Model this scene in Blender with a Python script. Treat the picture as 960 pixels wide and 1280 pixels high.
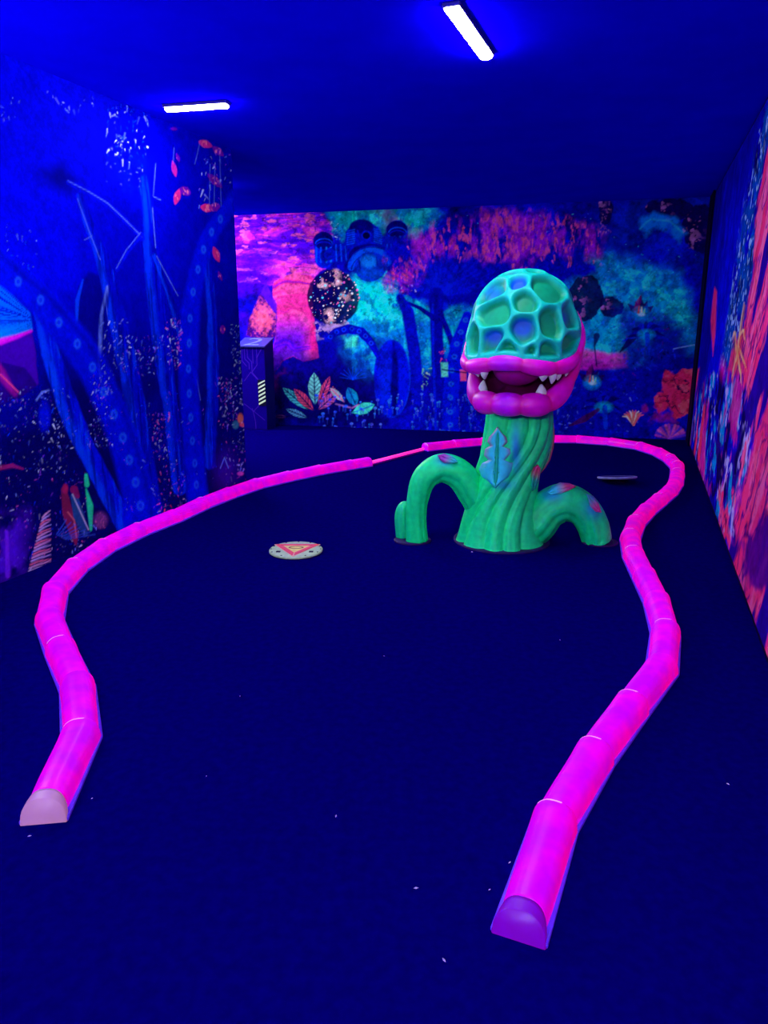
import bpy, math, random
import numpy as np

# ------------------------------------------------------------------ clear
for o in list(bpy.data.objects):
    bpy.data.objects.remove(o, do_unlink=True)
SC = bpy.context.scene
COL = SC.collection
PI = math.pi

# ------------------------------------------------------------------ camera
F_PX, CX, CY, HORIZON, EYE = 930.0, 480.0, 640.0, 400.0, 1.5
PITCH = math.atan((CY - HORIZON) / F_PX)
FW = np.array([0, math.cos(PITCH), -math.sin(PITCH)])
UP = np.array([0, math.sin(PITCH), math.cos(PITCH)])
RT = np.array([1.0, 0, 0])
CAMP = np.array([0, 0, EYE])
cd = bpy.data.cameras.new('camera')
cd.sensor_fit = 'VERTICAL'
cd.sensor_height = 36.0
cd.lens = 36.0 * F_PX / 1280.0
cd.clip_start = 0.05
cam = bpy.data.objects.new('camera', cd)
COL.objects.link(cam)
cam.location = CAMP
cam.rotation_euler = (PI / 2 - PITCH, 0, 0)
SC.camera = cam

# ------------------------------------------------------------------ world and exposure
w = bpy.data.worlds.new('world')
SC.world = w
w.use_nodes = True
w.node_tree.nodes['Background'].inputs[0].default_value = (0.0, 0.0, 0.01, 1)
w.node_tree.nodes['Background'].inputs[1].default_value = 1.0
SC.view_settings.view_transform = 'Standard'
SC.view_settings.look = 'None'
SC.view_settings.gamma = 1.0
SC.view_settings.use_curve_mapping = False
SC.view_settings.exposure = 0.0
LAMP_COLOR = (0.95, 0.95, 1.0)
LAMP_POWER = 150.0
CEIL = 2.92


def ray(u, v):
    return FW * F_PX + RT * (u - CX) - UP * (v - CY)


def un(u, v, z=0.0):            # the point at height z seen at a pixel
    d = ray(u, v)
    return CAMP + d * ((z - EYE) / d[2])


def at(u, v, y):                # the point at depth y seen at a pixel
    d = ray(u, v)
    return CAMP + d * (y / d[1])


def proj(P):
    q = np.asarray(P, float) - CAMP
    k = q @ FW
    k = np.where(k < 0.05, 0.05, k)
    return CX + F_PX * (q @ RT) / k, CY - F_PX * (q @ UP) / k


def lin(r, g, b):
    c = np.array([r, g, b], float) / 255
    return np.where(c <= 0.04045, c / 12.92, ((c + 0.055) / 1.055) ** 2.4)


# ------------------------------------------------------------------ materials
MATS = {}


def mat(name, color=(0.5, 0.5, 0.5), rough=0.6, spec=0.2, noise=0.0, nscale=20, bump=0.0, emit=None, estr=0.0, attr=False, coat=0.0):
    if name in MATS:
        return MATS[name]
    m = bpy.data.materials.new(name)
    m.use_nodes = True
    nt = m.node_tree
    b = nt.nodes['Principled BSDF']
    b.inputs['Roughness'].default_value = rough
    b.inputs['Specular IOR Level'].default_value = spec
    b.inputs['Coat Weight'].default_value = coat
    b.inputs['Base Color'].default_value = (*color, 1)
    src = None
    if attr:
        a = nt.nodes.new('ShaderNodeAttribute')
        a.attribute_name = 'paint'
        src = a.outputs['Color']
        nt.links.new(src, b.inputs['Base Color'])
    if noise or bump:
        tc = nt.nodes.new('ShaderNodeTexCoord')
        n = nt.nodes.new('ShaderNodeTexNoise')
        n.inputs['Scale'].default_value = nscale
        n.inputs['Detail'].default_value = 5
        nt.links.new(tc.outputs['Object'], n.inputs['Vector'])
        if noise:
            mr = nt.nodes.new('ShaderNodeMapRange')
            mr.inputs['From Min'].default_value = 0.25
            mr.inputs['From Max'].default_value = 0.75
            mr.inputs['To Min'].default_value = 1 - noise
            mr.inputs['To Max'].default_value = 1 + noise
            nt.links.new(n.outputs['Fac'], mr.inputs['Value'])
            mx = nt.nodes.new('ShaderNodeMix')
            mx.data_type = 'RGBA'
            mx.blend_type = 'MULTIPLY'
            mx.inputs[0].default_value = 1.0
            if src is None:
                mx.inputs[6].default_value = (*color, 1)
            else:
                nt.links.new(src, mx.inputs[6])
            cb = nt.nodes.new('ShaderNodeCombineColor')
            for k in range(3):
                nt.links.new(mr.outputs[0], cb.inputs[k])
            nt.links.new(cb.outputs[0], mx.inputs[7])
            nt.links.new(mx.outputs[2], b.inputs['Base Color'])
        if bump:
            bp = nt.nodes.new('ShaderNodeBump')
            bp.inputs['Strength'].default_value = bump
            bp.inputs['Distance'].default_value = 0.01
            nt.links.new(n.outputs['Fac'], bp.inputs['Height'])
            nt.links.new(bp.outputs[0], b.inputs['Normal'])
    if emit is not None:
        b.inputs['Emission Color'].default_value = (*emit, 1)
        b.inputs['Emission Strength'].default_value = estr
    MATS[name] = m
    return m


def curb_material():
    # translucent plastic cover lit from inside by a red-pink strip
    m = bpy.data.materials.new('curb_cover_plastic')
    m.use_nodes = True
    nt = m.node_tree
    b = nt.nodes['Principled BSDF']
    b.inputs['Roughness'].default_value = 0.35
    b.inputs['Specular IOR Level'].default_value = 0.12
    tc = nt.nodes.new('ShaderNodeTexCoord')
    n = nt.nodes.new('ShaderNodeTexNoise')
    n.inputs['Scale'].default_value = 9
    n.inputs['Detail'].default_value = 2
    geo = nt.nodes.new('ShaderNodeNewGeometry')
    nt.links.new(geo.outputs['Position'], n.inputs['Vector'])
    r = nt.nodes.new('ShaderNodeValToRGB')
    r.color_ramp.elements[0].position = 0.35
    r.color_ramp.elements[0].color = (0.66, 0.0, 0.22, 1)
    r.color_ramp.elements[1].position = 0.65
    r.color_ramp.elements[1].color = (1.0, 0.0, 0.07, 1)
    nt.links.new(n.outputs['Fac'], r.inputs[0])
    b.inputs['Base Color'].default_value = (0.16, 0.0, 1.0, 1)
    nt.links.new(r.outputs[0], b.inputs['Emission Color'])
    b.inputs['Emission Strength'].default_value = 0.78
    MATS['curb'] = m
    return m


curb_material()
M_FLOOR = mat('floor_carpet', (0.0012, 0.0, 0.092), 0.9, 0.0, 0.2, 30, 0.05)
M_CEIL = mat('ceiling_paint', (0.002, 0.0, 0.85), 0.9, 0.0, 0.06, 3)
M_WALL = mat('wall_paint', (0.0, 0.0, 0.20), 0.9, 0.0, 0.1, 4)
M_DARK = mat('dark_trim', (0.002, 0.0, 0.03), 0.8, 0.05, 0.2, 8)
M_MURAL = mat('mural_print', rough=0.8, spec=0.01, attr=True, noise=0.12, nscale=60)
M_PAINT = mat('sculpture_paint', rough=0.5, spec=0.25, attr=True, noise=0.14, nscale=26, bump=0.12)
M_LIP = mat('lip_paint', rough=0.45, spec=0.3, attr=True, noise=0.12, nscale=18)
M_MOUTH = mat('mouth_paint', (0.09, 0.0, 0.05), 0.6, 0.15, 0.2, 10)
M_PALATE = mat('palate_paint', (0.32, 0.0, 0.22), 0.5, 0.2, 0.15, 12)
M_TOOTH = mat('tooth_paint', (0.62, 0.62, 0.72), 0.4, 0.3, 0.1, 20)
M_BASE = mat('plant_base_plate', (0.02, 0.002, 0.09), 0.6, 0.2, 0.2, 15)
M_FLANGE = mat('curb_flange_plastic', (0.12, 0.03, 0.85), 0.4, 0.3, 0.2, 14, emit=(0.05, 0.0, 0.25), estr=0.25)
M_GLINT = mat('curb_seam_glint', (0.9, 0.45, 0.9), 0.2, 0.6, 0.1, 14, emit=(1.0, 0.25, 0.9), estr=0.55)  # painted glint at the cover joints, glows by itself
M_CAP_L = mat('curb_end_cap_pale', (0.42, 0.22, 0.42), 0.4, 0.3, 0.08, 16, emit=(0.6, 0.16, 0.30), estr=0.3)
M_CAP_R = mat('curb_end_cap_purple', (0.10, 0.0, 0.45), 0.4, 0.3, 0.12, 12, emit=(0.30, 0.0, 0.30), estr=0.4)
M_TUBE = mat('bare_light_strip', (0.9, 0.1, 0.5), 0.4, 0.2, emit=(1.0, 0.02, 0.35), estr=1.3)


def lamp_mat(k):
    return mat('tube_glow_%d' % round(k * 100), (0.9, 0.8, 1.0), 0.4, 0.2, emit=LAMP_COLOR, estr=LAMP_POWER * k)


M_HOUSING = mat('lamp_housing', (0.02, 0.01, 0.25), 0.5, 0.3, 0.1, 10)


# ------------------------------------------------------------------ mesh helpers
def link(name, me, m, parent=None, smooth=True):
    if m is not None:
        me.materials.append(m)
    if smooth:
        me.polygons.foreach_set('use_smooth', np.ones(len(me.polygons), bool))
    o = bpy.data.objects.new(name, me)
    COL.objects.link(o)
    if parent is not None:
        o.parent = parent
    return o


def mesh_from(name, verts, faces, cols=None):
    me = bpy.data.meshes.new(name)
    me.from_pydata([tuple(map(float, v)) for v in verts], [], faces)
    me.update()
    if cols is not None:
        a = me.color_attributes.new('paint', 'FLOAT_COLOR', 'POINT')
        c = np.ones((len(verts), 4), np.float32)
        c[:, :3] = cols
        a.data.foreach_set('color', c.ravel())
    return me


def grid_faces(nu, nv, wrap=False):
    # rows nv of nu points each
    f = []
    for j in range(nv - 1):
        for i in range(nu if wrap else nu - 1):
            k = (i + 1) % nu
            f.append((j * nu + i, j * nu + k, (j + 1) * nu + k, (j + 1) * nu + i))
    return f


def box_geo(x0, x1, y0, y1, z0, z1, bev=0.0):
    import bmesh
    bm = bmesh.new()
    bmesh.ops.create_cube(bm, size=1.0)
    for v in bm.verts:
        v.co.x = x0 if v.co.x < 0 else x1
        v.co.y = y0 if v.co.y < 0 else y1
        v.co.z = z0 if v.co.z < 0 else z1
    if bev:
        bmesh.ops.bevel(bm, geom=list(bm.edges), offset=bev, segments=2, affect='EDGES', profile=0.5)
    me = bpy.data.meshes.new('box')
    bm.to_mesh(me)
    bm.free()
    return me


def wall_box(name, A, B, z0, z1, thick, m, parent=None):
    # vertical slab whose room face runs from A to B; the room lies to the right of A->B, the thickness to the left
    A, B = np.array(A[:2], float), np.array(B[:2], float)
    d = (B - A) / np.linalg.norm(B - A)
    n = np.array([-d[1], d[0]]) * thick
    p = [A, B, B + n, A + n]
    vs = [(*q, z0) for q in p] + [(*q, z1) for q in p]
    fs = [(0, 1, 5, 4), (1, 2, 6, 5), (2, 3, 7, 6), (3, 0, 4, 7), (4, 5, 6, 7), (3, 2, 1, 0)]
    return link(name, mesh_from(name, vs, fs), m, parent, smooth=False)


def tag(o, label=None, cat=None, group=None, kind=None):
    for k, v in (('label', label), ('category', cat), ('group', group), ('kind', kind)):
        if v:
            o[k] = v
    return o


def empty(name, loc, rz=0.0):
    o = bpy.data.objects.new(name, None)
    o.empty_display_size = 0.1
    COL.objects.link(o)
    o.location = tuple(map(float, loc))
    o.rotation_euler = (0, 0, rz)
    return o


def shift(vs, loc):
    return np.asarray(vs, float) - np.asarray(loc, float)


# ------------------------------------------------------------------ room geometry from the photograph's floor lines
L0, L1 = un(0, 729), un(308, 603)
B0, B1 = un(330, 530), un(857, 550)
R0, R1 = un(863, 560), un(960, 830)


def line_hit(a, b, c, d):
    a, b, c, d = (np.array(q[:2]) for q in (a, b, c, d))
    m = np.array([b - a, c - d]).T
    t = np.linalg.solve(m, c - a)
    return a + (b - a) * t[0]


def unit(v):
    v = np.array(v[:2], float)
    return v / np.linalg.norm(v)


dL, dB, dR = unit(L1 - L0), unit(B1 - B0), unit(R1 - R0)
corner = line_hit(B0, B1, R0, R1)
left_end = np.array(L1[:2])
left_start = left_end - dL * ((left_end[1] + 1.6) / dL[1])
right_end = corner + dR * ((corner[1] - 1.7) / -dR[1])
jog = right_end + np.array([1.9, 0.0])
jog_end = np.array([jog[0], -1.6])
back_start = np.array(B0[:2]) - dB * 4.2
side_a = back_start - np.array([dB[1], -dB[0]]) * -4.6

allx = [left_start[0], jog[0], corner[0], back_start[0], side_a[0]]
x0, x1 = min(allx) - 1.0, max(allx) + 1.0
y0, y1 = -1.8, max(corner[1], back_start[1]) + 0.5
fl = link('floor', box_geo(x0, x1, y0, y1, -0.1, 0.0), M_FLOOR, smooth=False)
tag(fl, 'dark navy carpeted floor', kind='structure')
ce = link('ceiling', box_geo(x0, x1, y0, y1, CEIL, CEIL + 0.1), M_CEIL, smooth=False)
tag(ce, 'plain blue-lit ceiling', kind='structure')
wl = tag(wall_box('wall_left', left_start, left_end, 0, CEIL, 0.16, M_WALL), 'partition wall with jungle mural', kind='structure')
wb = tag(wall_box('wall_back', back_start, corner, 0, CEIL, 0.15, M_WALL), 'far wall with space jungle mural', kind='structure')
wr = tag(wall_box('wall_right', corner, right_end, 0, CEIL, 0.15, M_DARK), 'right wall with red rock mural', kind='structure')
wf = tag(wall_box('wall_front', jog_end, left_start, 0, CEIL, 0.15, M_WALL), 'plain wall behind the viewer', kind='structure')
wj = tag(wall_box('wall_jog', right_end, jog, 0, CEIL, 0.15, M_WALL), 'plain wall stepping back beside the viewer', kind='structure')
we = tag(wall_box('wall_entry', jog, jog_end, 0, CEIL, 0.15, M_WALL), 'plain wall of the entry beside the viewer', kind='structure')
ws = tag(wall_box('wall_side', side_a, back_start, 0, CEIL, 0.15, M_WALL), 'plain wall of the passage behind the partition', kind='structure')


# ------------------------------------------------------------------ print canvas: colours of flat prints, painted in code
RNG = np.random.RandomState(7)
TAB = RNG.rand(256, 256)


def vnoise(x, y):
    xi, yi = np.floor(x).astype(int), np.floor(y).astype(int)
    fx, fy = x - xi, y - yi
    fx, fy = fx * fx * (3 - 2 * fx), fy * fy * (3 - 2 * fy)
    a = TAB[yi & 255, xi & 255]
    b = TAB[yi & 255, (xi + 1) & 255]
    c = TAB[(yi + 1) & 255, xi & 255]
    d = TAB[(yi + 1) & 255, (xi + 1) & 255]
    return (a * (1 - fx) + b * fx) * (1 - fy) + (c * (1 - fx) + d * fx) * fy


def fbm(x, y, octv=4, seed=0):
    s, a, tot = 0, 1.0, 0
    for k in range(octv):
        s = s + a * vnoise(x * 2 ** k + 17.3 * seed + 5 * k, y * 2 ** k + 9.7 * seed + 3 * k)
        tot += a
        a *= 0.55
    return s / tot


def sstep(a, b, x):
    t = np.clip((x - a) / (b - a), 0, 1)
    return t * t * (3 - 2 * t)


class Canvas:
    """A grid on a flat rectangle; U, V are the photograph's coordinates of each grid point."""

    def __init__(self, O, S, length, z0, z1, step, T=(0, 0, 1)):
        self.O, self.S, self.T = np.array(O, float), np.array(S, float), np.array(T, float)
        nx, ny = max(2, int(length / step)), max(2, int((z1 - z0) / step))
        self.nx, self.ny = nx, ny
        s, t = np.linspace(0, length, nx), np.linspace(z0, z1, ny)
        self.s, self.t = (a.ravel() for a in np.meshgrid(s, t))
        self.P = self.O + self.s[:, None] * self.S + self.t[:, None] * self.T
        self.U, self.V = proj(self.P)
        self.C = np.zeros((nx * ny, 3))

    def box(self, u0, v0, u1, v1):
        return np.nonzero((self.U > u0) & (self.U < u1) & (self.V > v0) & (self.V < v1))[0]

    def mix(self, idx, k, c):
        k = np.asarray(k)[..., None] if np.ndim(k) else k
        self.C[idx] = self.C[idx] * (1 - k) + np.asarray(c) * k

    def inside(self, pts, warp=0.0, wscale=6.0, seed=0, soft=1.2):
        pts = np.array(pts, float)
        m = warp + soft + 1
        i = self.box(pts[:, 0].min() - m, pts[:, 1].min() - m, pts[:, 0].max() + m, pts[:, 1].max() + m)
        u, v = self.U[i], self.V[i]
        if warp:
            u = u + (fbm(self.s[i] * wscale, self.t[i] * wscale, 4, seed) - 0.5) * 2 * warp
            v = v + (fbm(self.s[i] * wscale, self.t[i] * wscale, 4, seed + 5) - 0.5) * 2 * warp
        ins = np.zeros(len(i), bool)
        dist = np.full(len(i), 1e9)
        n = len(pts)
        for k in range(n):
            a, b = pts[k], pts[(k + 1) % n]
            cr = ((a[1] > v) != (b[1] > v))
            xx = (b[0] - a[0]) * (v - a[1]) / (b[1] - a[1] + 1e-9) + a[0]
            ins ^= cr & (u < xx)
            ab = b - a
            tt = np.clip(((u - a[0]) * ab[0] + (v - a[1]) * ab[1]) / (ab @ ab + 1e-9), 0, 1)
            dist = np.minimum(dist, np.hypot(u - a[0] - tt * ab[0], v - a[1] - tt * ab[1]))
        sd = np.where(ins, dist, -dist)
        return i, sstep(-soft, soft, sd)

    def poly(self, pts, c, a=1.0, **kw):
        i, k = self.inside(pts, **kw)
        self.mix(i, k * a, c)
        return i, k

    def stroke(self, pts, width, c, a=1.0, soft=0.8, warp=0.0, seed=0):
        pts = np.array(pts, float)
        wd = np.array(width if np.ndim(width) else [width] * len(pts), float)
        m = wd.max() + soft + warp + 1
        i = self.box(pts[:, 0].min() - m, pts[:, 1].min() - m, pts[:, 0].max() + m, pts[:, 1].max() + m)
        u, v = self.U[i], self.V[i]
        if warp:
            u = u + (fbm(self.s[i] * 8, self.t[i] * 8, 3, seed) - 0.5) * 2 * warp
        best = np.full(len(i), -1e9)
        cross = np.zeros(len(i))
        for k in range(len(pts) - 1):
            p, q = pts[k], pts[k + 1]
            ab = q - p
            L = np.hypot(*ab) + 1e-9
            tt = np.clip(((u - p[0]) * ab[0] + (v - p[1]) * ab[1]) / (L * L), 0, 1)
            dx, dy = u - p[0] - tt * ab[0], v - p[1] - tt * ab[1]
            d = np.hypot(dx, dy)
            wv = wd[k] + (wd[k + 1] - wd[k]) * tt
            sc = wv - d
            up = sc > best
            cross = np.where(up, (dx * ab[1] - dy * ab[0]) / L / np.maximum(wv, 0.3), cross)
            best = np.maximum(best, sc)
        k = sstep(-soft, soft, best)
        self.mix(i, k * a, c)
        return i, k, cross

    def dot(self, u, v, ru, rv, c, a=1.0, soft=0.35):
        i = self.box(u - ru * 1.6 - 1, v - rv * 1.6 - 1, u + ru * 1.6 + 1, v + rv * 1.6 + 1)
        d = np.hypot((self.U[i] - u) / ru, (self.V[i] - v) / rv)
        self.mix(i, sstep(1 + soft, 1 - soft, d) * a, c)

    def glow(self, u, v, ru, rv, c, a=1.0, p=1.6):
        i = self.box(u - ru, v - rv, u + ru, v + rv)
        d = np.hypot((self.U[i] - u) / ru, (self.V[i] - v) / rv)
        self.mix(i, np.clip(1 - d, 0, 1) ** p * a, c)

    def cloud(self, pts, c, a, scale, lo, hi, seed, sx=1.0, sy=1.0, octv=5, soft=14, warp=10):
        i, k = self.inside(pts, warp=warp, seed=seed, soft=soft)
        n = fbm(self.s[i] * scale * sx, self.t[i] * scale * sy, octv, seed)
        self.mix(i, k * a * sstep(lo, hi, n), c)

    def specks(self, n, u0, v0, u1, v1, cols, r0, r1, seed, aspect=1.0, a=0.9, shape='box'):
        rs = np.random.RandomState(seed)
        for k in range(n):
            if shape == 'ell':
                th, rr = rs.rand() * 2 * PI, math.sqrt(rs.rand())
                u, v = (u0 + u1) / 2 + math.cos(th) * rr * (u1 - u0) / 2, (v0 + v1) / 2 + math.sin(th) * rr * (v1 - v0) / 2
            else:
                u, v = u0 + rs.rand() * (u1 - u0), v0 + rs.rand() * (v1 - v0)
            r = r0 + (r1 - r0) * rs.rand() ** 2
            ang = rs.rand() * PI
            L = r * (0.3 + 1.5 * rs.rand())
            self.stroke([(u - math.cos(ang) * L, v - math.sin(ang) * L * aspect), (u + math.cos(ang) * L, v + math.sin(ang) * L * aspect)],
                        [r * 0.75, r * 0.3], cols[rs.randint(len(cols))], a * (0.15 + 0.85 * rs.rand() ** 1.6), soft=0.6)

    def ring(self, u, v, ru, rv, c, c2):
        self.dot(u, v, ru * 1.7, rv * 1.7, c2, 0.35, 0.5)
        self.dot(u, v, ru, rv, c, 0.9)
        self.dot(u, v, ru * 0.5, rv * 0.5, c2, 0.8)

    def texture(self, amt=0.55, scale=16.0, seed=900, gain=1.0):
        # fine printed grain, so that no fill stays flat
        g = fbm(self.s * scale, self.t * scale, 4, seed)
        h = fbm(self.s * scale * 3.1, self.t * scale * 3.1, 2, seed + 1)
        k = 1 + amt * 2.4 * (g - 0.5) + amt * 1.1 * (h - 0.5)
        self.C = self.C * gain * np.clip(k, 0.15, 1.9)[:, None]

    def build(self, name, m, parent, off):
        P = self.P + np.asarray(off)
        me = bpy.data.meshes.new(name)
        nx, ny = self.nx, self.ny
        nv = nx * ny
        nf = (nx - 1) * (ny - 1)
        me.vertices.add(nv)
        me.vertices.foreach_set('co', P.astype(np.float32).ravel())
        ii = (np.arange(ny - 1)[:, None] * nx + np.arange(nx - 1)[None, :]).ravel()
        q = np.stack([ii, ii + 1, ii + nx + 1, ii + nx], 1).astype(np.int32)
        me.loops.add(nf * 4)
        me.loops.foreach_set('vertex_index', q.ravel())
        me.polygons.add(nf)
        me.polygons.foreach_set('loop_start', (np.arange(nf) * 4).astype(np.int32))
        me.update(calc_edges=True)
        a = me.color_attributes.new('paint', 'FLOAT_COLOR', 'POINT')
        c = np.ones((nv, 4), np.float32)
        c[:, :3] = np.clip(self.C, 0, 1)
        a.data.foreach_set('color', c.ravel())
        return link(name, me, m, parent, smooth=False)


def n3(d, side=1):
    return np.array([d[1], -d[0], 0]) * side


# ------------------------------------------------------------------ mural on the back wall
def paint_back():
    s0 = np.array([*(np.array(B0[:2]) - dB * 1.3), 0.0])
    length = np.linalg.norm(np.array(B1[:2]) - s0[:2])
    c = Canvas(s0, (*dB, 0), length, 0.0, CEIL, 0.0085)
    s, t, U, V = c.s, c.t, c.U, c.V
    ALL = np.arange(len(s))
    n = fbm(s * 1.3, t * 1.3, 5, 1)
    c.C[:] = lin(6, 2, 150)
    c.mix(ALL, sstep(0.35, 0.75, n), lin(2, 8, 235))
    c.mix(ALL, sstep(0.5, 0.7, fbm(s * 4, t * 4, 4, 2)) * 0.6, lin(2, 0, 70))
    CY1, CY2, TEAL = lin(0, 235, 225), lin(0, 150, 235), lin(0, 205, 165)
    # nebulas
    c.cloud([(410, 262), (545, 262), (520, 305), (470, 300), (420, 285)], TEAL, 0.9, 2.5, 0.2, 0.6, 3)
    c.cloud([(475, 262), (540, 262), (530, 300), (480, 290)], lin(150, 60, 150), 0.6, 4, 0.45, 0.7, 31)
    c.cloud([(425, 355), (500, 350), (570, 375), (640, 390), (640, 470), (560, 440), (520, 470), (450, 470), (425, 420)], CY2, 0.95, 2.2, 0.2, 0.62, 4)
    c.cloud([(440, 352), (520, 352), (540, 385), (500, 405), (440, 390)], lin(0, 240, 220), 0.95, 2.2, 0.22, 0.55, 5)
    c.cloud([(530, 385), (600, 385), (600, 425), (545, 430)], lin(0, 190, 200), 0.8, 3, 0.3, 0.6, 6)
    c.cloud([(690, 330), (770, 320), (850, 345), (872, 430), (800, 450), (720, 452), (690, 400)], lin(0, 165, 225), 0.95, 1.6, 0.25, 0.62, 7)
    c.cloud([(715, 395), (780, 380), (800, 430), (760, 450), (720, 440)], lin(0, 225, 215), 0.9, 2.4, 0.3, 0.6, 8)
    c.cloud([(780, 340), (840, 350), (860, 400), (820, 420), (790, 390)], lin(0, 230, 190), 0.8, 3.0, 0.35, 0.65, 9)
    c.cloud([(740, 255), (890, 250), (885, 335), (800, 330), (745, 300)], lin(0, 45, 200), 0.5, 2.5, 0.35, 0.65, 10)
    c.specks(150, 690, 300, 870, 450, [lin(120, 230, 255), lin(0, 220, 200), lin(200, 220, 255)], 0.3, 0.8, 11)
    c.specks(60, 430, 360, 600, 430, [lin(120, 230, 255), lin(0, 240, 220)], 0.3, 0.8, 12)
    c.specks(40, 490, 258, 780, 300, [lin(90, 120, 255), lin(120, 230, 220)], 0.3, 0.7, 13)
    nb = np.clip((c.C[:, 1] - 0.08) / 0.3, 0, 1)
    c.mix(ALL, nb * sstep(0.52, 0.64, fbm(s * 13, t * 13, 4, 80)) * 0.55, lin(40, 255, 235))
    c.mix(ALL, nb * sstep(0.48, 0.36, fbm(s * 9, t * 9, 4, 81)) * 0.6, lin(0, 60, 190))
    # red canyon rock, upper left
    i, k = c.inside([(200, 262), (400, 262), (418, 285), (414, 315), (404, 335), (388, 352), (340, 356), (300, 352), (200, 360)], warp=5, seed=20, soft=2)
    strata = fbm(s[i] * 1.2, t[i] * 9 + fbm(s[i] * 1.5, t[i] * 1.5, 3, 21) * 5, 4, 22)
    red = lin(248, 45, 190)
    c.mix(i, k * 0.95, lin(110, 5, 220))
    c.mix(i, k * sstep(0.38, 0.62, strata) * 0.95, red)
    c.mix(i, k * sstep(0.62, 0.8, strata) * 0.5, lin(255, 100, 200))
    low = sstep(292, 350, V[i]) * sstep(360, 300, U[i])
    c.mix(i, k * low * 0.85, lin(50, 0, 190))
    crk = np.abs(fbm(s[i] * 2.5, t[i] * 7, 4, 23) - 0.5)
    c.mix(i, k * sstep(0.50, 0.40, fbm(s[i] * 4, t[i] * 14, 4, 36)) * 0.75, lin(60, 0, 200))
    c.mix(i, k * sstep(0.58, 0.68, fbm(s[i] * 7, t[i] * 22, 4, 37)) * 0.8, lin(255, 90, 150))
    c.mix(i, k * sstep(0.035, 0.0, crk) * 0.7, lin(60, 0, 120))
    # purple dark rock under it
    c.cloud([(294, 310), (345, 305), (345, 360), (330, 430), (290, 440)], lin(70, 0, 185), 0.8, 2, 0.25, 0.55, 24)
    # rock column
    col = [(342, 352), (365, 342), (392, 345), (389, 372), (392, 400), (399, 446), (380, 452), (366, 444), (352, 452), (340, 470), (333, 482), (337, 452), (345, 420), (347, 396), (340, 375)]
    i, k = c.inside(col, warp=2.5, seed=25, soft=1.2)
    band = fbm(s[i] * 1.0 + 3, t[i] * 15 + ((U[i] - 366) / 18) ** 2 * 0.5 + fbm(s[i] * 2, t[i] * 3, 3, 38) * 6, 3, 26)
    c.mix(i, k, lin(238, 42, 135))
    c.mix(i, k * sstep(0.5, 0.68, band) * 0.9, lin(255, 80, 150))
    c.mix(i, k * sstep(0.47, 0.33, band) * 0.8, lin(120, 5, 170))
    c.mix(i, k * sstep(385, 425, V[i]) * sstep(396, 372, U[i]) * 0.85, lin(50, 0, 200))
    c.mix(i, k * sstep(385, 392, U[i]) * sstep(395, 410, V[i]) * 0.8, lin(250, 30, 120))
    c.stroke([(336, 440), (332, 462), (336, 480)], [5, 8, 3], lin(170, 10, 140), 0.7, soft=3, warp=3)
    # violet leaf and glowing orange rock drop
    c.poly([(332, 352), (346, 380), (346, 400), (330, 392), (325, 372)], lin(80, 10, 215), 0.9, warp=1)
    i, k = c.inside([(327, 366), (345, 392), (346, 420), (330, 428), (308, 418), (311, 400), (320, 380)], warp=2, seed=27, soft=1.5)
    g = fbm(s[i] * 30, t[i] * 30, 2, 28)
    c.mix(i, k, lin(70, 5, 120))
    hot = np.exp(-(((U[i] - 327) / 15) ** 2 + ((V[i] - 398) / 17) ** 2))
    c.mix(i, k * np.clip(hot * 1.5 - 0.25 + (g - 0.5) * 1.3, 0, 1), lin(255, 85, 125))
    # dark plum shrubs under the column
    c.cloud([(338, 450), (430, 440), (440, 480), (350, 492), (330, 478)], lin(8, 0, 120), 0.9, 3, 0.2, 0.5, 29)
    c.cloud([(330, 475), (355, 470), (360, 486), (335, 492)], lin(140, 10, 70), 0.6, 6, 0.4, 0.6, 30)
    # speckled dark planet
    c.poly([(417 + 33 * math.cos(a), 372 + 35 * math.sin(a)) for a in np.linspace(0, 2 * PI, 24, endpoint=False)], lin(8, 0, 70), 0.95, warp=3, seed=34)
    for (u, v, r_) in ((418, 347, 9), (402, 354, 7), (413, 395, 8), (432, 371, 6)):
        c.cloud([(u + r_ * math.cos(a), v + r_ * math.sin(a)) for a in np.linspace(0, 2 * PI, 10, endpoint=False)], lin(255, 190, 180), 0.95, 14, 0.45, 0.6, 35, soft=3, warp=4)
    rs = np.random.RandomState(4)
    pal = [lin(255, 255, 240), lin(255, 120, 150), lin(255, 220, 190), lin(90, 220, 230), lin(230, 90, 190)]
    for k in range(150):
        a, r = rs.rand() * 2 * PI, 32 * math.sqrt(rs.rand())
        c.dot(417 + r * math.cos(a), 372 + 1.05 * r * math.sin(a), *( [0.35 + 1.2 * rs.rand() ** 2.5] * 2), pal[rs.randint(5)], 0.95)
    c.cloud([(395, 405), (440, 395), (445, 412), (400, 425)], lin(220, 170, 200), 0.7, 9, 0.5, 0.6, 32, soft=3)
    # rocky fragment with teal lichen beside the ship
    c.specks(34, 411, 276, 428, 300, [lin(190, 230, 215), lin(80, 200, 190), lin(20, 0, 80)], 0.6, 1.5, 33)
    # ------- space ship: body, two pods, nozzle
    DK, MD, LT, LL = lin(2, 0, 115), lin(0, 22, 205), lin(0, 75, 240), lin(10, 120, 235)

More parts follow.
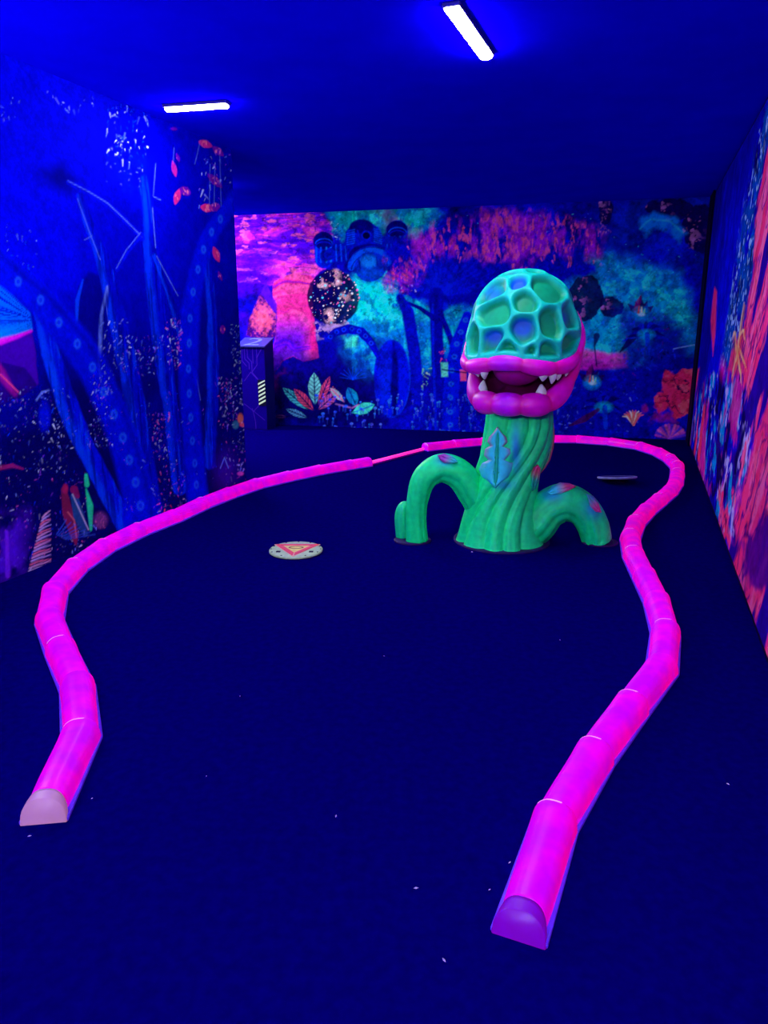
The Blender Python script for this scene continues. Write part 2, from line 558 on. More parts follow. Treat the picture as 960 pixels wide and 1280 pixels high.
    def pod(cu, cv, w, h):
        c.stroke([(cu, cv - h * 0.45), (cu + 0.5, cv + h * 0.55)], [w, w * 0.95], MD, 1, soft=1)
        c.dot(cu - 1, cv - h * 0.5, w, h * 0.5, DK, 1, 0.08)
        for f_ in (0.30, 0.12):
            c.stroke([(cu + w * 0.85 * math.cos(a), cv - h * f_ - h * 0.32 * math.sin(a)) for a in np.linspace(0.15, PI - 0.15, 11)], 0.7, LT if f_ > 0.2 else MD, 0.85)
        for q in (-0.75, -0.3, 0.25, 0.7):
            c.stroke([(cu + q * w, cv - h * 0.1), (cu + q * w, cv + h * 0.7)], 1.1, LT if q < 0 else LL, 0.8)
        c.dot(cu + 1, cv + h * 0.35, w * 0.45, h * 0.35, DK, 0.9, 0.2)
    pod(405, 312, 12.5, 22)
    pod(497, 298, 13, 22)
    c.stroke([(412, 318), (436, 310)], [7, 8], lin(0, 15, 170), 1)
    c.stroke([(475, 305), (492, 303)], [9, 8], lin(0, 15, 170), 1)
    for uu in (420, 426, 432, 484, 489):
        c.stroke([(uu, 306), (uu + 1, 326)], 0.9, LT, 0.8)
    c.poly([(432, 290), (440, 279), (450, 275), (462, 277), (473, 284), (480, 298), (484, 318), (470, 335), (446, 338), (436, 325), (431, 305)], lin(0, 12, 185), 1)
    c.dot(452, 283, 15, 9, DK, 0.95, 0.1)
    for q in range(7):
        c.stroke([(434, 289 + q * 2.8), (443, 287 + q * 2.8)], 0.75, LT, 0.9)
        c.stroke([(468, 286 + q * 2.6), (477, 288 + q * 2.8)], 0.75, LT, 0.8)
    c.stroke([(447, 288), (452, 306)], 0.8, MD, 1)
    c.dot(458, 294, 6.5, 6, MD, 1, 0.1)
    c.dot(458, 294.5, 4.5, 4.2, lin(0, 0, 60), 1, 0.1)
    def arc(cu, cv, ru, rv, a0, a1, tilt=0.12, n=15):
        q = np.radians(np.linspace(a0, a1, n))
        return [(cu + ru * math.cos(a) , cv + rv * math.sin(a) - tilt * ru * math.cos(a)) for a in q]
    c.dot(461, 320, 25, 15, DK, 1, 0.06)
    c.stroke(arc(462, 331, 23, 17, 180, 360), 4.5, LT, 1)
    c.stroke(arc(462, 334, 22.5, 16, 180, 360), 0.7, DK, 0.9)
    c.stroke(arc(462, 324, 24, 16, 185, 355), 0.6, MD, 0.9)
    c.dot(464, 334, 21, 19, lin(0, 35, 190), 1, 0.06)
    c.dot(461, 327, 10, 8, LL, 0.85, 0.4)
    c.dot(464, 344, 17, 9, lin(0, 70, 200), 0.8, 0.35)
    c.stroke(arc(464, 336, 20, 17.5, 20, 165), 1.2, lin(0, 170, 200), 0.8)
    for uu, vv in ((449, 326), (471, 322), (480, 330)):
        c.stroke([(uu, vv), (uu + 1, vv + 9)], 1.2, lin(0, 20, 150), 0.9)
    # ------- tree with pink crown
    c.cloud([(480, 320), (500, 300), (560, 285), (650, 300), (720, 310), (750, 340), (700, 355), (640, 375), (560, 385), (500, 370)], lin(2, 4, 190), 1.0, 2, 0.0, 0.2, 40, soft=5)
    for pts, col_, sd in (([(512, 300), (545, 280), (600, 268), (640, 262), (640, 320), (600, 322), (560, 318), (528, 330), (513, 315)], lin(175, 25, 205), 41),
                          ([(602, 262), (640, 265), (690, 268), (750, 290), (748, 322), (690, 320), (640, 325), (605, 325)], lin(165, 20, 205), 42),
                          ([(486, 325), (527, 330), (524, 350), (505, 362), (487, 358)], lin(215, 30, 190), 43),
                          ([(640, 300), (680, 270), (690, 300), (650, 340), (640, 335)], lin(150, 10, 210), 44)):
        c.cloud(pts, col_, 0.95, 7, 0.40, 0.62, sd, sx=1.6, sy=0.55, soft=8, warp=9)
        c.cloud(pts, lin(255, 75, 150), 0.8, 16, 0.55, 0.68, sd + 50, sx=1.3, sy=0.6, soft=8, warp=9)
    rs = np.random.RandomState(17)
    for k in range(26):                                           # hanging pink tufts
        u, v = rs.uniform(500, 745), rs.uniform(295, 332)
        c.stroke([(u, v), (u + rs.uniform(-2, 2), v + rs.uniform(3, 9))], [0.9, 0.4], lin(255, 90, 150), 0.75)
    for k in range(22):                                           # limbs fanning out of the trunk
        a = -PI / 2 + (k / 21 - 0.5) * 2.3
        L = 62 + 22 * rs.rand()
        c.stroke([(548, 390), (548 + math.cos(a) * L * 0.6, 375 + math.sin(a) * L * 0.45), (548 + math.cos(a) * L * 1.35, 372 + math.sin(a) * L * 0.85)],
                 [4, 2, 0.6], lin(2, 10 + 20 * rs.rand(), 215), 0.55, soft=1.2)
    c.stroke([(500, 352), (520, 366), (545, 374), (590, 372)], [1, 3, 4, 5], lin(2, 2, 170), 0.9, soft=2)
    c.specks(12, 488, 356, 520, 372, [lin(230, 220, 250)], 0.5, 1.0, 45)
    c.stroke([(545, 368), (546, 420), (549, 480), (552, 545)], [9, 8, 9, 13], lin(2, 2, 165), 1, soft=1.5)
    c.stroke([(541, 380), (542, 450), (545, 540)], 1.6, lin(0, 25, 230), 0.7)
    c.stroke([(548, 385), (562, 420), (570, 440)], [4, 4, 5], lin(2, 2, 165), 1, soft=1.5)
    c.stroke([(546, 400), (525, 385), (503, 376)], [3.5, 2.5, 2], lin(2, 2, 150), 1)
    c.stroke([(500, 372), (510, 390), (518, 440), (522, 490), (528, 545)], [5, 8, 8, 8, 11], lin(2, 8, 185), 1, soft=1.5)
    c.specks(30, 484, 366, 508, 384, [lin(2, 10, 90), lin(0, 60, 190)], 1.0, 2.2, 46)
    c.specks(16, 545, 385, 585, 400, [lin(2, 5, 80)], 0.8, 1.8, 47)
    # ringed tentacle trunk
    c.stroke([(584, 395), (571, 430), (566, 460), (563, 500), (563, 545)], [6, 8, 9, 10, 11], lin(0, 14, 225), 1, soft=1.5)
    for v_, u_ in ((400, 582), (415, 576), (430, 571), (446, 568), (463, 565), (480, 564), (497, 563), (515, 563), (531, 563)):
        c.ring(u_, v_, 3.4, 3.2, lin(20, 90, 255), lin(0, 25, 215))
    c.stroke([(598, 430), (588, 470), (586, 545)], [6, 7, 9], lin(0, 6, 180), 1, soft=1.5)
    # lit screen blocks between the trunks
    c.poly([(551, 453), (560, 453), (560, 471), (552, 471)], lin(90, 220, 180), 0.9)
    c.poly([(575, 462), (583, 462), (583, 476), (576, 476)], lin(255, 75, 130), 0.95)
    c.stroke([(553, 462), (583, 466)], 0.8, lin(0, 10, 90), 1)
    c.specks(16, 528, 448, 540, 492, [lin(120, 220, 150), lin(200, 240, 160)], 0.7, 1.8, 48)
    c.specks(10, 548, 436, 560, 452, [lin(230, 60, 120)], 0.7, 1.5, 49)
    # big upright blue pod
    c.dot(490, 473, 23, 49, lin(0, 40, 240), 1, 0.04)
    c.dot(490, 473, 21.5, 47, lin(0, 14, 225), 1, 0.06)
    c.dot(481, 470, 8, 38, lin(0, 45, 245), 0.5, 0.6)
    c.stroke([(492, 428), (494, 455), (493, 490), (493, 518)], [1, 4, 5, 2], lin(0, 0, 110), 0.95, soft=2)
    # sucker tentacle arch
    c.cloud([(395, 420), (470, 410), (500, 440), (470, 480), (420, 480)], lin(4, 0, 150), 0.8, 3, 0.3, 0.5, 50)
    c.stroke([(409, 424), (420, 415), (436, 411), (452, 415), (464, 428), (474, 448)], [4, 5, 6, 6, 5, 3], lin(2, 6, 180), 1)
    for u_, v_ in ((413, 421), (421, 415), (430, 412), (440, 411), (449, 414), (457, 420), (464, 429)):
        c.ring(u_, v_, 3, 3, lin(10, 50, 235), lin(0, 0, 120))
    c.cloud([(428, 420), (448, 420), (446, 434), (432, 436)], lin(60, 230, 190), 0.9, 7, 0.3, 0.55, 51, soft=3, warp=3)
    # ------- foreground plants, left
    def leaf(u, v, ang, L, wd, c1, c2, veins=True):
        ca, sa = math.cos(ang), math.sin(ang)
        def P(a, b):
            return (u + ca * a - sa * b, v + sa * a + ca * b)
        out = [P(0, 0), P(L * 0.3, wd * 0.85), P(L * 0.6, wd), P(L * 0.85, wd * 0.6), P(L, 0), P(L * 0.85, -wd * 0.6), P(L * 0.6, -wd), P(L * 0.3, -wd * 0.85)]
        c.poly(out, c1, 0.95, soft=0.8)
        c.stroke([P(0, 0), P(L * 0.95, 0)], 0.8, c2, 0.95)
        if veins:
            for q in np.linspace(0.15, 0.8, 6):
                for sg in (-1, 1):
                    c.stroke([P(L * q, 0), P(L * (q + 0.15), sg * wd * 0.85)], 0.5, c2, 0.8)
    dark = lin(4, 0, 90)
    c.cloud([(340, 470), (470, 470), (480, 535), (340, 535)], dark, 0.9, 3, 0.1, 0.4, 52)
    leaf(386, 512, math.radians(-140), 42, 6, lin(70, 205, 190), dark)
    leaf(392, 513, math.radians(-132), 36, 6, lin(245, 70, 110), dark)
    leaf(394, 506, math.radians(-92), 40, 8, lin(120, 225, 195), dark)
    leaf(398, 506, math.radians(-68), 38, 5, lin(245, 75, 115), dark)
    leaf(398, 512, math.radians(-42), 34, 6, lin(215, 90, 160), dark)
    leaf(430, 502, math.radians(-135), 24, 4, lin(70, 215, 200), lin(230, 100, 130))
    leaf(384, 522, math.radians(-158), 28, 4, lin(100, 190, 215), dark)
    leaf(358, 521, math.radians(-176), 14, 2, lin(190, 100, 170), dark)
    leaf(446, 508, math.radians(-115), 26, 7, lin(10, 140, 200), lin(0, 40, 150), False)
    leaf(440, 516, math.radians(-20), 30, 7, lin(60, 225, 200), lin(20, 120, 190), False)
    c.stroke([(420, 505), (440, 510), (448, 506)], 1, lin(170, 110, 190), 0.8)
    for k in range(9):
        a = -PI * (k + 0.5) / 9
        c.stroke([(441, 474), (441 + 17 * math.cos(a), 474 + 15 * math.sin(a))], [0.9, 0.4], lin(0, 60, 230), 0.7)
    c.dot(336, 496, 4, 4, lin(0, 160, 230), 0.8, 0.6)
    c.dot(337, 513, 4, 5, lin(0, 90, 220), 0.7, 0.6)
    # mushrooms and glowing buds along the bottom
    rs = np.random.RandomState(23)
    for k in range(190):
        u = rs.uniform(395, 700)
        v = rs.uniform(492, 541)
        r = 0.7 + 1.6 * rs.rand()
        cc = lin(20 + 60 * rs.rand(), 60 + 70 * rs.rand(), 255)
        c.dot(u, v, r, r * 0.8, cc, 0.75)
        c.stroke([(u, v), (u, v + 3 + 2 * r)], 0.5, cc * 0.6, 0.7)
    c.specks(120, 585, 460, 640, 540, [lin(20, 70, 255), lin(0, 0, 110), lin(60, 120, 255)], 0.5, 1.3, 53)
    # ------- right part
    i, k = c.inside([(700, 440), (730, 436), (760, 441), (784, 440), (784, 458), (740, 462), (700, 460)], warp=3, seed=54, soft=3)
    c.mix(i, k * (0.55 + 0.45 * fbm(s[i] * 6, t[i] * 14, 3, 55)), lin(255, 30, 190))
    for (u, v, ru, rv, sd) in ((733, 372, 21, 28, 56), (764, 384, 17, 13, 57), (757, 262, 8, 22, 58), (876, 285, 22, 32, 59), (838, 262, 30, 14, 60)):
        pts = [(u + ru * math.cos(a), v + rv * math.sin(a)) for a in np.linspace(0, 2 * PI, 14, endpoint=False)]
        i, k = c.inside(pts, warp=5, seed=sd, soft=1.0, wscale=9)
        c.mix(i, k * 0.95, lin(10, 0, 85))
        g = fbm(s[i] * 14, t[i] * 14, 3, sd + 3)
        edge = sstep(0.25, -0.6, (U[i] - u) / ru)
        c.mix(i, k * sstep(0.60, 0.68, g) * (0.05 + 0.8 * edge), lin(190, 110, 190))
    c.specks(46, 750, 246, 764, 292, [lin(190, 90, 170), lin(120, 60, 180), lin(220, 140, 170)], 0.6, 1.5, 61)
    c.specks(28, 858, 262, 876, 312, [lin(200, 110, 150), lin(130, 70, 170)], 0.6, 1.6, 62)
    c.cloud([(800, 275), (815, 266), (845, 270), (858, 290), (850, 305), (838, 288), (815, 285), (805, 295)], lin(0, 130, 240), 0.85, 4, 0.2, 0.5, 63, soft=4, warp=5)
    c.stroke([(800, 286), (814, 274), (836, 276), (852, 290)], 1.0, lin(40, 190, 235), 0.7, soft=2, warp=3)
    # dark plant masses
    c.cloud([(775, 385), (845, 385), (860, 450), (835, 480), (790, 480), (775, 440)], lin(4, 4, 165), 0.9, 4, 0.25, 0.5, 64)
    c.cloud([(690, 470), (770, 455), (810, 480), (820, 540), (690, 545)], lin(4, 6, 170), 0.9, 3, 0.2, 0.5, 65)
    c.specks(110, 778, 395, 845, 470, [lin(10, 40, 240), lin(4, 0, 90), lin(50, 60, 240), lin(70, 0, 160)], 0.8, 2.4, 66)
    c.specks(110, 690, 470, 800, 545, [lin(10, 50, 245), lin(4, 0, 90), lin(90, 120, 255)], 0.6, 1.6, 67)

    def bud(u, v, q):
        for a, L in ((-2.5, 20), (-2.0, 16), (-1.57, 22), (-1.1, 17), (-0.55, 18)):
            c.stroke([(u, v), (u + q * L * 0.6 * math.cos(a) , v + q * L * 0.5 * math.sin(a)), (u + q * L * math.cos(a), v + q * L * math.sin(a))], [3.5, 4, 0.6], lin(30, 0, 110), 0.95)
        c.stroke([(u - 6, v - 4), (u - 3, v - 14), (u, v - 22)], [3, 3, 0.8], lin(120, 15, 110), 0.8)
        c.stroke([(u + 6, v - 3), (u + 8, v - 12)], [3, 0.8], lin(0, 70, 170), 0.8)
        c.glow(u, v, 13 * q, 11 * q, lin(0, 190, 255), 1.0, 1.0)
        c.stroke([(u - 3, v - 1), (u - 2, v - 9)], [1.4, 0.6], lin(240, 80, 60), 0.9)
        c.stroke([(u + 1, v - 2), (u + 1, v - 8)], [1.2, 0.5], lin(240, 240, 160), 0.9)
        c.stroke([(u + 4, v - 1), (u + 5, v - 6)], [1.2, 0.5], lin(120, 240, 160), 0.9)
        c.dot(u + 1, v + 1, 4, 2.2, lin(180, 255, 255), 0.9, 0.6)
    bud(801, 392, 1.0)
    bud(740, 478, 1.0)

    def star_leaf(u, v, sc, sd):
        rs2 = np.random.RandomState(sd)
        for k in range(11):
            a = -PI * 1.08 + k / 10 * PI * 1.16 + rs2.uniform(-0.1, 0.1)
            L = sc * rs2.uniform(20, 36)
            c.stroke([(u, v), (u + L * 0.5 * math.cos(a), v + L * 0.4 * math.sin(a)), (u + L * math.cos(a), v + L * 0.55 * math.sin(a) + 4)], [2.2, 3.2, 0.5],
                     lin(4, 0, 120) if k % 2 else lin(5, 20, 200), 0.9)
        c.glow(u, v, 13 * sc, 8 * sc, lin(0, 210, 235), 0.95, 1.0)
        c.stroke([(u + 1, v), (u + 2, v + 24 * sc)], [3.2, 2.4], lin(0, 50, 220), 0.9)
    star_leaf(808, 418, 1.0, 1)
    star_leaf(755, 509, 1.05, 2)
    c.stroke([(712, 532), (730, 524), (748, 512)], [1, 4, 2], lin(60, 10, 90), 0.9)
    c.stroke([(746, 458), (743, 432), (746, 420)], [0.8, 1, 4], lin(8, 0, 90), 0.9)
    c.stroke([(775, 440), (786, 428), (794, 424)], [0.8, 4, 1], lin(8, 0, 90), 0.9)
    # red coral rock and foreground flowers
    i, k = c.inside([(824, 476), (832, 464), (846, 470), (852, 462), (880, 456), (880, 524), (856, 516), (846, 524), (836, 508), (826, 516), (816, 500), (826, 490)], warp=7, seed=68, soft=1.5, wscale=8)
    c.mix(i, k, lin(225, 35, 100))
    c.mix(i, k * sstep(0.03, 0.0, np.abs(fbm(s[i] * 5, t[i] * 6, 4, 69) - 0.5)), lin(20, 0, 80))
    c.mix(i, k * sstep(0.56, 0.66, fbm(s[i] * 9, t[i] * 9, 3, 70)) * 0.7, lin(255, 90, 120))
    c.cloud([(805, 500), (830, 500), (850, 525), (810, 530)], lin(160, 20, 120), 0.8, 6, 0.4, 0.6, 71, soft=4)
    for k in range(9):
        a = -2.7 + k * 0.26
        c.stroke([(792, 531), (792 + 9 * math.cos(a), 524 + 8 * math.sin(a)), (792 + 15 * math.cos(a), 526 + 13 * math.sin(a))], [1.0, 1.2, 0.5],
                 [lin(255, 230, 200), lin(255, 130, 90), lin(255, 90, 120)][k % 3], 0.95)
    for k in range(14):
        a = -3.0 + k * 0.22
        c.stroke([(838, 548), (838 + 18 * math.cos(a), 546 + 15 * math.sin(a))], [1.0, 1.8], [lin(190, 60, 200), lin(90, 40, 230), lin(220, 90, 180)][k % 3], 0.9)
    c.stroke([(842, 436), (868, 431)], 0.6, lin(120, 170, 255), 0.8)
    c.texture(0.55, 16.0, 900, 1.3)
    overlit = (U < 440)
    c.C[overlit, :2] *= 0.62                                         # canyon part painted darker to offset the strong lamplight on it
    c.C[overlit, 2] *= 0.85
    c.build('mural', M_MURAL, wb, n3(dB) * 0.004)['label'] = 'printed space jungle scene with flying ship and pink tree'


def paint_left():
    end = np.array([*left_end, 0.0])
    length = np.linalg.norm(np.array(L1[:2]) - np.array(L0[:2])) + 1.3
    o = end - np.array([*dL, 0]) * length
    c = Canvas(o, (*dL, 0), length, 0.0, CEIL, 0.0075)
    s, t, U, V = c.s, c.t, c.U, c.V
    ALL = np.arange(len(s))
    n = fbm(s * 1.2, t * 1.0, 5, 101)
    c.C[:] = lin(0, 0, 185)
    c.mix(ALL, sstep(0.3, 0.7, n) * 0.5, lin(0, 0, 150))
    c.mix(ALL, sstep(170, 60, U) * sstep(420, 330, V), lin(0, 0, 225))
    # dark undergrowth in the lower part
    c.mix(ALL, sstep(360, 520, V) * (0.55 + 0.45 * sstep(0.35, 0.6, n)), lin(3, 0, 90))
    c.mix(ALL, sstep(200, 290, U) * sstep(300, 420, V) * 0.6, lin(3, 0, 85))
    WH, PB, VI, PK = lin(205, 215, 255), lin(110, 140, 255), lin(130, 60, 235), lin(235, 90, 190)
    TR, TRL, TRD = lin(0, 10, 205), lin(0, 60, 255), lin(0, 0, 110)
    # upper foliage glints
    for (n_, a_, b_, c_, d_, sd, cols) in ((16, 52, 112, 132, 142, 102, [WH, PB]), (55, 132, 128, 186, 200, 103, [WH, PB, TRL]), (60, 132, 170, 182, 242, 104, [WH, PB, TRL]),
                                       (10, 0, 118, 24, 166, 105, [WH, PB]), (46, 248, 190, 290, 262, 106, [WH, PB, VI]), (30, 0, 280, 45, 345, 107, [PB, TRL])):
        c.specks(n_, a_, b_, c_, d_, cols, 0.5, 1.7, sd, aspect=2.0)
    c.cloud([(50, 215), (80, 205), (100, 222), (92, 240), (60, 232)], TRD, 0.8, 6, 0.35, 0.55, 108)
    c.cloud([(140, 180), (185, 200), (180, 260), (145, 250)], TR, 0.6, 4, 0.4, 0.6, 109)
    # hanging threads
    for (a_, b_) in (((262, 205), (261, 262)), ((268, 210), (267, 255)), ((274, 190), (276, 258)), ((250, 175), (243, 205)), ((194, 205), (191, 245)), ((217, 185), (216, 205))):
        c.stroke([a_, b_], 0.35, PB, 0.4)
    # far-left fan of cyan leaf, magenta line, purple hills
    i, k = c.inside([(-60, 330), (0, 358), (20, 375), (37, 392), (40, 412), (0, 430), (-60, 445)], warp=2, seed=110, soft=1.5)
    ray_ = np.arctan2(V[i] - 400, U[i] - 45)
    q = fbm(ray_ * 22, np.hypot(U[i], V[i]) * 0.02, 3, 111)
    c.mix(i, k, lin(0, 95, 255))
    c.mix(i, k * sstep(0.46, 0.6, q), lin(0, 20, 200))
    c.mix(i, k * sstep(395, 420, V[i]) * 0.6, lin(0, 140, 255))
    c.poly([(-60, 440), (0, 428), (38, 412), (44, 440), (46, 480), (0, 500), (-60, 520)], lin(62, 0, 165), 0.95, warp=2, seed=112)
    c.poly([(-60, 480), (0, 452), (30, 460), (46, 482), (20, 500), (-60, 520)], lin(30, 0, 120), 0.9, warp=2, seed=113)
    c.stroke([(-60, 440), (0, 427), (20, 421), (38, 414)], [5, 4, 2.5, 1.2], lin(235, 10, 235), 0.95, soft=2)
    c.stroke([(-20, 440), (0, 466), (18, 492)], [8, 6, 3], lin(170, 10, 150), 0.7, soft=3, warp=2)
    c.stroke([(0, 468), (22, 490)], 0.9, lin(250, 70, 130), 0.8)
    # leaf silhouette behind the trunks
    c.poly([(97, 360), (110, 340), (128, 345), (135, 400), (120, 430), (100, 425), (94, 395)], lin(2, 0, 120), 0.8, soft=3)
    c.stroke([(103, 350), (96, 375), (95, 408)], [1, 2.4, 1.5], lin(0, 60, 250), 0.9)

    def trunk(pts, wd, base, light, sd, side=-0.6, fleck=0.5):
        i, k, cr = c.stroke(pts, wd, base, 0.96, soft=1.6, warp=2, seed=sd)
        g = fbm(s[i] * 30, t[i] * 3.2, 3, sd)
        c.mix(i, k * sstep(0.8, 0.0, np.abs(cr - side)) * 0.5, light)
        c.mix(i, k * sstep(0.58, 0.7, g) * fleck, light)
        c.mix(i, k * sstep(0.42, 0.3, g) * 0.6, TRD)
    trunk([(100, 245), (112, 285), (126, 320), (145, 395), (158, 450), (168, 500), (180, 580), (190, 640)], [4, 6, 8, 11, 12, 12, 12, 13], lin(0, 4, 190), TRL, 120)
    trunk([(180, 225), (187, 285), (190, 340), (200, 420), (212, 500), (218, 560), (224, 610)], [6, 8, 10, 11, 10, 9, 9], lin(0, 4, 190), TRL, 121)
    trunk([(192, 320), (212, 370), (228, 430)], [3, 4, 4], lin(0, 2, 160), TRL, 122)
    trunk([(134, 360), (128, 400), (126, 450), (130, 490)], [3, 5, 6, 4], lin(0, 2, 140), PB, 123)
    trunk([(256, 310), (264, 380), (266, 450), (264, 520), (262, 580)], [5, 6, 7, 7, 7], lin(0, 6, 190), TRL, 124)
    trunk([(50, 390), (62, 440), (78, 490), (100, 548), (130, 605), (155, 655), (165, 680)], [7, 11, 13, 12, 12, 11, 10], lin(0, 12, 215), lin(0, 75, 255), 125)
    for p in ([(85, 228), (112, 242), (135, 256), (155, 275), (178, 298)], [(176, 293), (158, 315), (146, 337)]):
        c.stroke(p, [3] * len(p), lin(0, 6, 205), 0.95)
        c.stroke([(a_ - 1, b_ - 2) for a_, b_ in p], 0.45, PB, 0.5)
    c.stroke([(96, 248), (104, 270), (113, 295), (125, 325)], 0.4, PB, 0.45)
    for a_, b_ in (((105, 300), (114, 295)), ((200, 250), (192, 246)), ((190, 260), (194, 310)), ((195, 320), (222, 370)), ((245, 470), (250, 500))):
        c.stroke([a_, b_], 0.4, PB, 0.5)
    # ringed tentacle trunks
    T1 = [(-12, 322), (22, 352), (50, 375), (73, 403), (96, 430), (115, 459), (129, 490), (142, 518), (153, 547), (161, 575), (169, 603), (175, 632), (180, 660)]
    c.stroke(T1, [16, 17, 18, 20, 20, 19, 18, 18, 19, 19, 20, 21, 22], lin(0, 8, 215), 0.93, soft=4)
    c.stroke([(u + 12, v - 3) for u, v in T1], 3, lin(0, 0, 140), 0.5, soft=4)
    for k, (u, v) in enumerate(T1[1:-1]):
        c.ring(u, v, 4.2 if k < 7 else 4.6, 6.0, lin(25, 80, 255), lin(0, 22, 225))
    T2 = [(292, 246), (285, 262), (275, 274), (264, 290), (254, 312), (247, 337), (241, 365), (237, 398), (236, 429), (235, 461), (236, 492), (238, 522), (240, 551), (243, 579), (245, 606), (248, 640)]
    c.stroke(T2, [9, 9, 10, 10, 10, 10, 11, 12, 12, 12, 12, 12, 12, 13, 13, 14], lin(0, 8, 218), 0.95, soft=3)
    for (u, v) in T2[2:-1]:
        c.ring(u, v, 2.9, 5.0, lin(25, 80, 255), lin(0, 22, 225))
    c.ring(304 - 26, 640, 2, 3, lin(25, 80, 255), lin(0, 22, 225))
    # red leaves
    def rleaf(u, v, ang, L, wd, col_, a=0.9):
        ca, sa = math.cos(ang), math.sin(ang)
        c.stroke([(u + ca * L * q, v + sa * L * q) for q in (-1, -0.7, -0.3, 0.1, 0.5, 0.8, 1)], [0.4, wd * 0.55, wd * 0.95, wd, wd * 0.75, wd * 0.4, 0.3], col_, a * 0.85, warp=1.2)
        i = c.box(u - L, v - L, u + L, v + L)
        d = np.hypot(U[i] - u, V[i] - v)
        g = fbm(s[i] * 45, t[i] * 45, 2, 130)
        c.mix(i, sstep(wd * 1.3, wd * 0.6, d) * sstep(0.55, 0.65, g) * 0.7, lin(255, 120, 150))
    RD, RP = lin(235, 40, 110), lin(130, 10, 160)
    for a_ in ((256, 180, 0.35, 9, 4.5, RD, 0.8), (272, 189, 0.7, 9, 4, RP, 0.8), (217, 211, 1.35, 10, 3, RD, 0.6), (221, 246, 1.8, 10, 4, RD, 0.85), (231, 239, 0.5, 7, 5, RP, 0.7), (222, 197, 1.3, 5, 1.8, RP, 0.6),
               (258, 260, 0.2, 8, 5, RD, 0.95), (268, 259, -0.3, 6, 5, RP, 0.8), (268, 226, 0.8, 12, 4.5, RP, 0.75), (270, 318, 1.2, 10, 4, RD, 0.95), (274, 345, 1.2, 6, 2, RP, 0.8), (217, 161, 0.1, 4, 1.8, RP, 0.6), (278, 412, 1.5, 5, 3, RP, 0.8)):
        rleaf(*a_)
    # undergrowth glints
    for (n_, a_, b_, c_, d_, sd, cols) in ((200, -10, 482, 95, 600, 140, [WH, PB, VI, TRL]), (230, -10, 590, 110, 712, 141, [WH, PB, VI, TRL, PK]), (60, 40, 485, 80, 590, 142, [WH, PB]),
                                       (110, 108, 470, 140, 560, 143, [WH, PB, VI]), (90, 150, 420, 205, 470, 144, [WH, PB, VI]), (60, 125, 400, 160, 470, 145, [WH, PB]),
                                       (95, 208, 398, 226, 462, 146, [PK, WH, VI]), (80, 190, 515, 212, 575, 147, [PK, WH, VI]), (70, 190, 570, 232, 645, 148, [WH, PB, PK]),
                                       (120, 272, 470, 296, 535, 149, [VI, PK, WH]), (70, 288, 405, 304, 470, 150, [WH, lin(190, 240, 230), PB]), (60, 298, 470, 306, 620, 151, [WH, PB]),
                                       (60, 282, 540, 308, 620, 152, [WH, PK, VI]), (120, 120, 480, 300, 640, 153, [PB, VI, TRL])):
        c.specks(n_, a_, b_, c_, d_, cols, 0.4, 1.4, sd, aspect=1.3)
    c.dot(55, 520, 7, 18, lin(0, 14, 220), 0.85, 0.5)
    c.stroke([(45, 500), (52, 490), (60, 488)], 1.2, PB, 0.6)
    c.dot(300, 523, 3.5, 6, lin(255, 120, 90), 0.95)
    c.dot(303, 531, 4, 2.5, lin(255, 90, 110), 0.95)
    c.dot(294, 531, 4, 5, lin(60, 150, 160), 0.7)
    c.dot(300, 592, 4, 2.5, PK, 0.8)
    c.stroke([(0, 585), (14, 582), (28, 586)], [3, 2.5, 1], lin(170, 30, 110), 0.7, warp=2)
    c.glow(282, 590, 26, 50, lin(70, 10, 190), 0.7)
    c.stroke([(275, 585), (280, 572), (285, 585)], 0.6, PB, 0.8)
    # violet coral at lower left
    c.cloud([(-20, 650), (35, 640), (30, 715), (-20, 735)], lin(80, 10, 215), 0.85, 6, 0.35, 0.6, 154)
    c.stroke([(8, 665), (9, 720)], [2, 3], lin(120, 30, 235), 0.7)
    # fern blades
    for k in range(17):
        v = 642 + k * 4.2
        L = 8 + k * 0.95
        u = 56 - k * 0.65
        c.stroke([(u - L * 0.45, v + 5), (u, v + 1), (u + L * 0.75, v - 4 + (k % 3))], [0.9, 1.0, 0.4], [lin(225, 165, 215), lin(190, 170, 235), lin(235, 110, 150)][k % 3], 0.9)
    # broad dark red and teal leaves, green spear
    c.stroke([(79, 612), (84, 640), (92, 668), (94, 680)], [3.5, 6.5, 5.5, 1.2], lin(120, 25, 75), 0.97, warp=1)
    c.dot(81, 611, 3.5, 6, lin(170, 25, 90), 0.9)
    c.stroke([(92, 620), (98, 645), (106, 668)], [4.5, 7, 3], lin(30, 70, 130), 0.97)
    c.stroke([(92, 612), (96, 620)], [5, 3], lin(140, 20, 95), 0.9)
    c.stroke([(90, 618), (100, 640), (110, 662)], 0.7, lin(190, 200, 220), 0.8)
    c.stroke([(84, 640), (92, 650), (95, 672)], 0.7, lin(220, 110, 120), 0.8)
    c.stroke([(107, 594), (108, 606)], [2.2, 3.2], lin(30, 215, 140), 0.97)
    c.stroke([(107, 611), (112, 632), (113, 662)], [0.8, 4, 1.6], lin(30, 220, 140), 0.97)
    c.dot(125, 650, 8, 9, lin(120, 60, 130), 0.75, 0.5)
    c.specks(50, 118, 640, 133, 662, [lin(200, 110, 150), lin(120, 60, 170)], 0.4, 1.0, 155, shape='ell')
    c.specks(40, 74, 655, 120, 690, [WH, PB], 0.5, 1.2, 156)
    for k in range(7):
        c.stroke([(70 + k * 2, 668 + k), (82 + k * 6, 650 + k * 3)], 0.7, lin(40, 80, 200), 0.7)
    c.specks(16, 196, 632, 226, 656, [PK, lin(255, 60, 120)], 0.8, 2.0, 157, aspect=2)
    c.texture(0.2, 14.0, 910, 1.22)
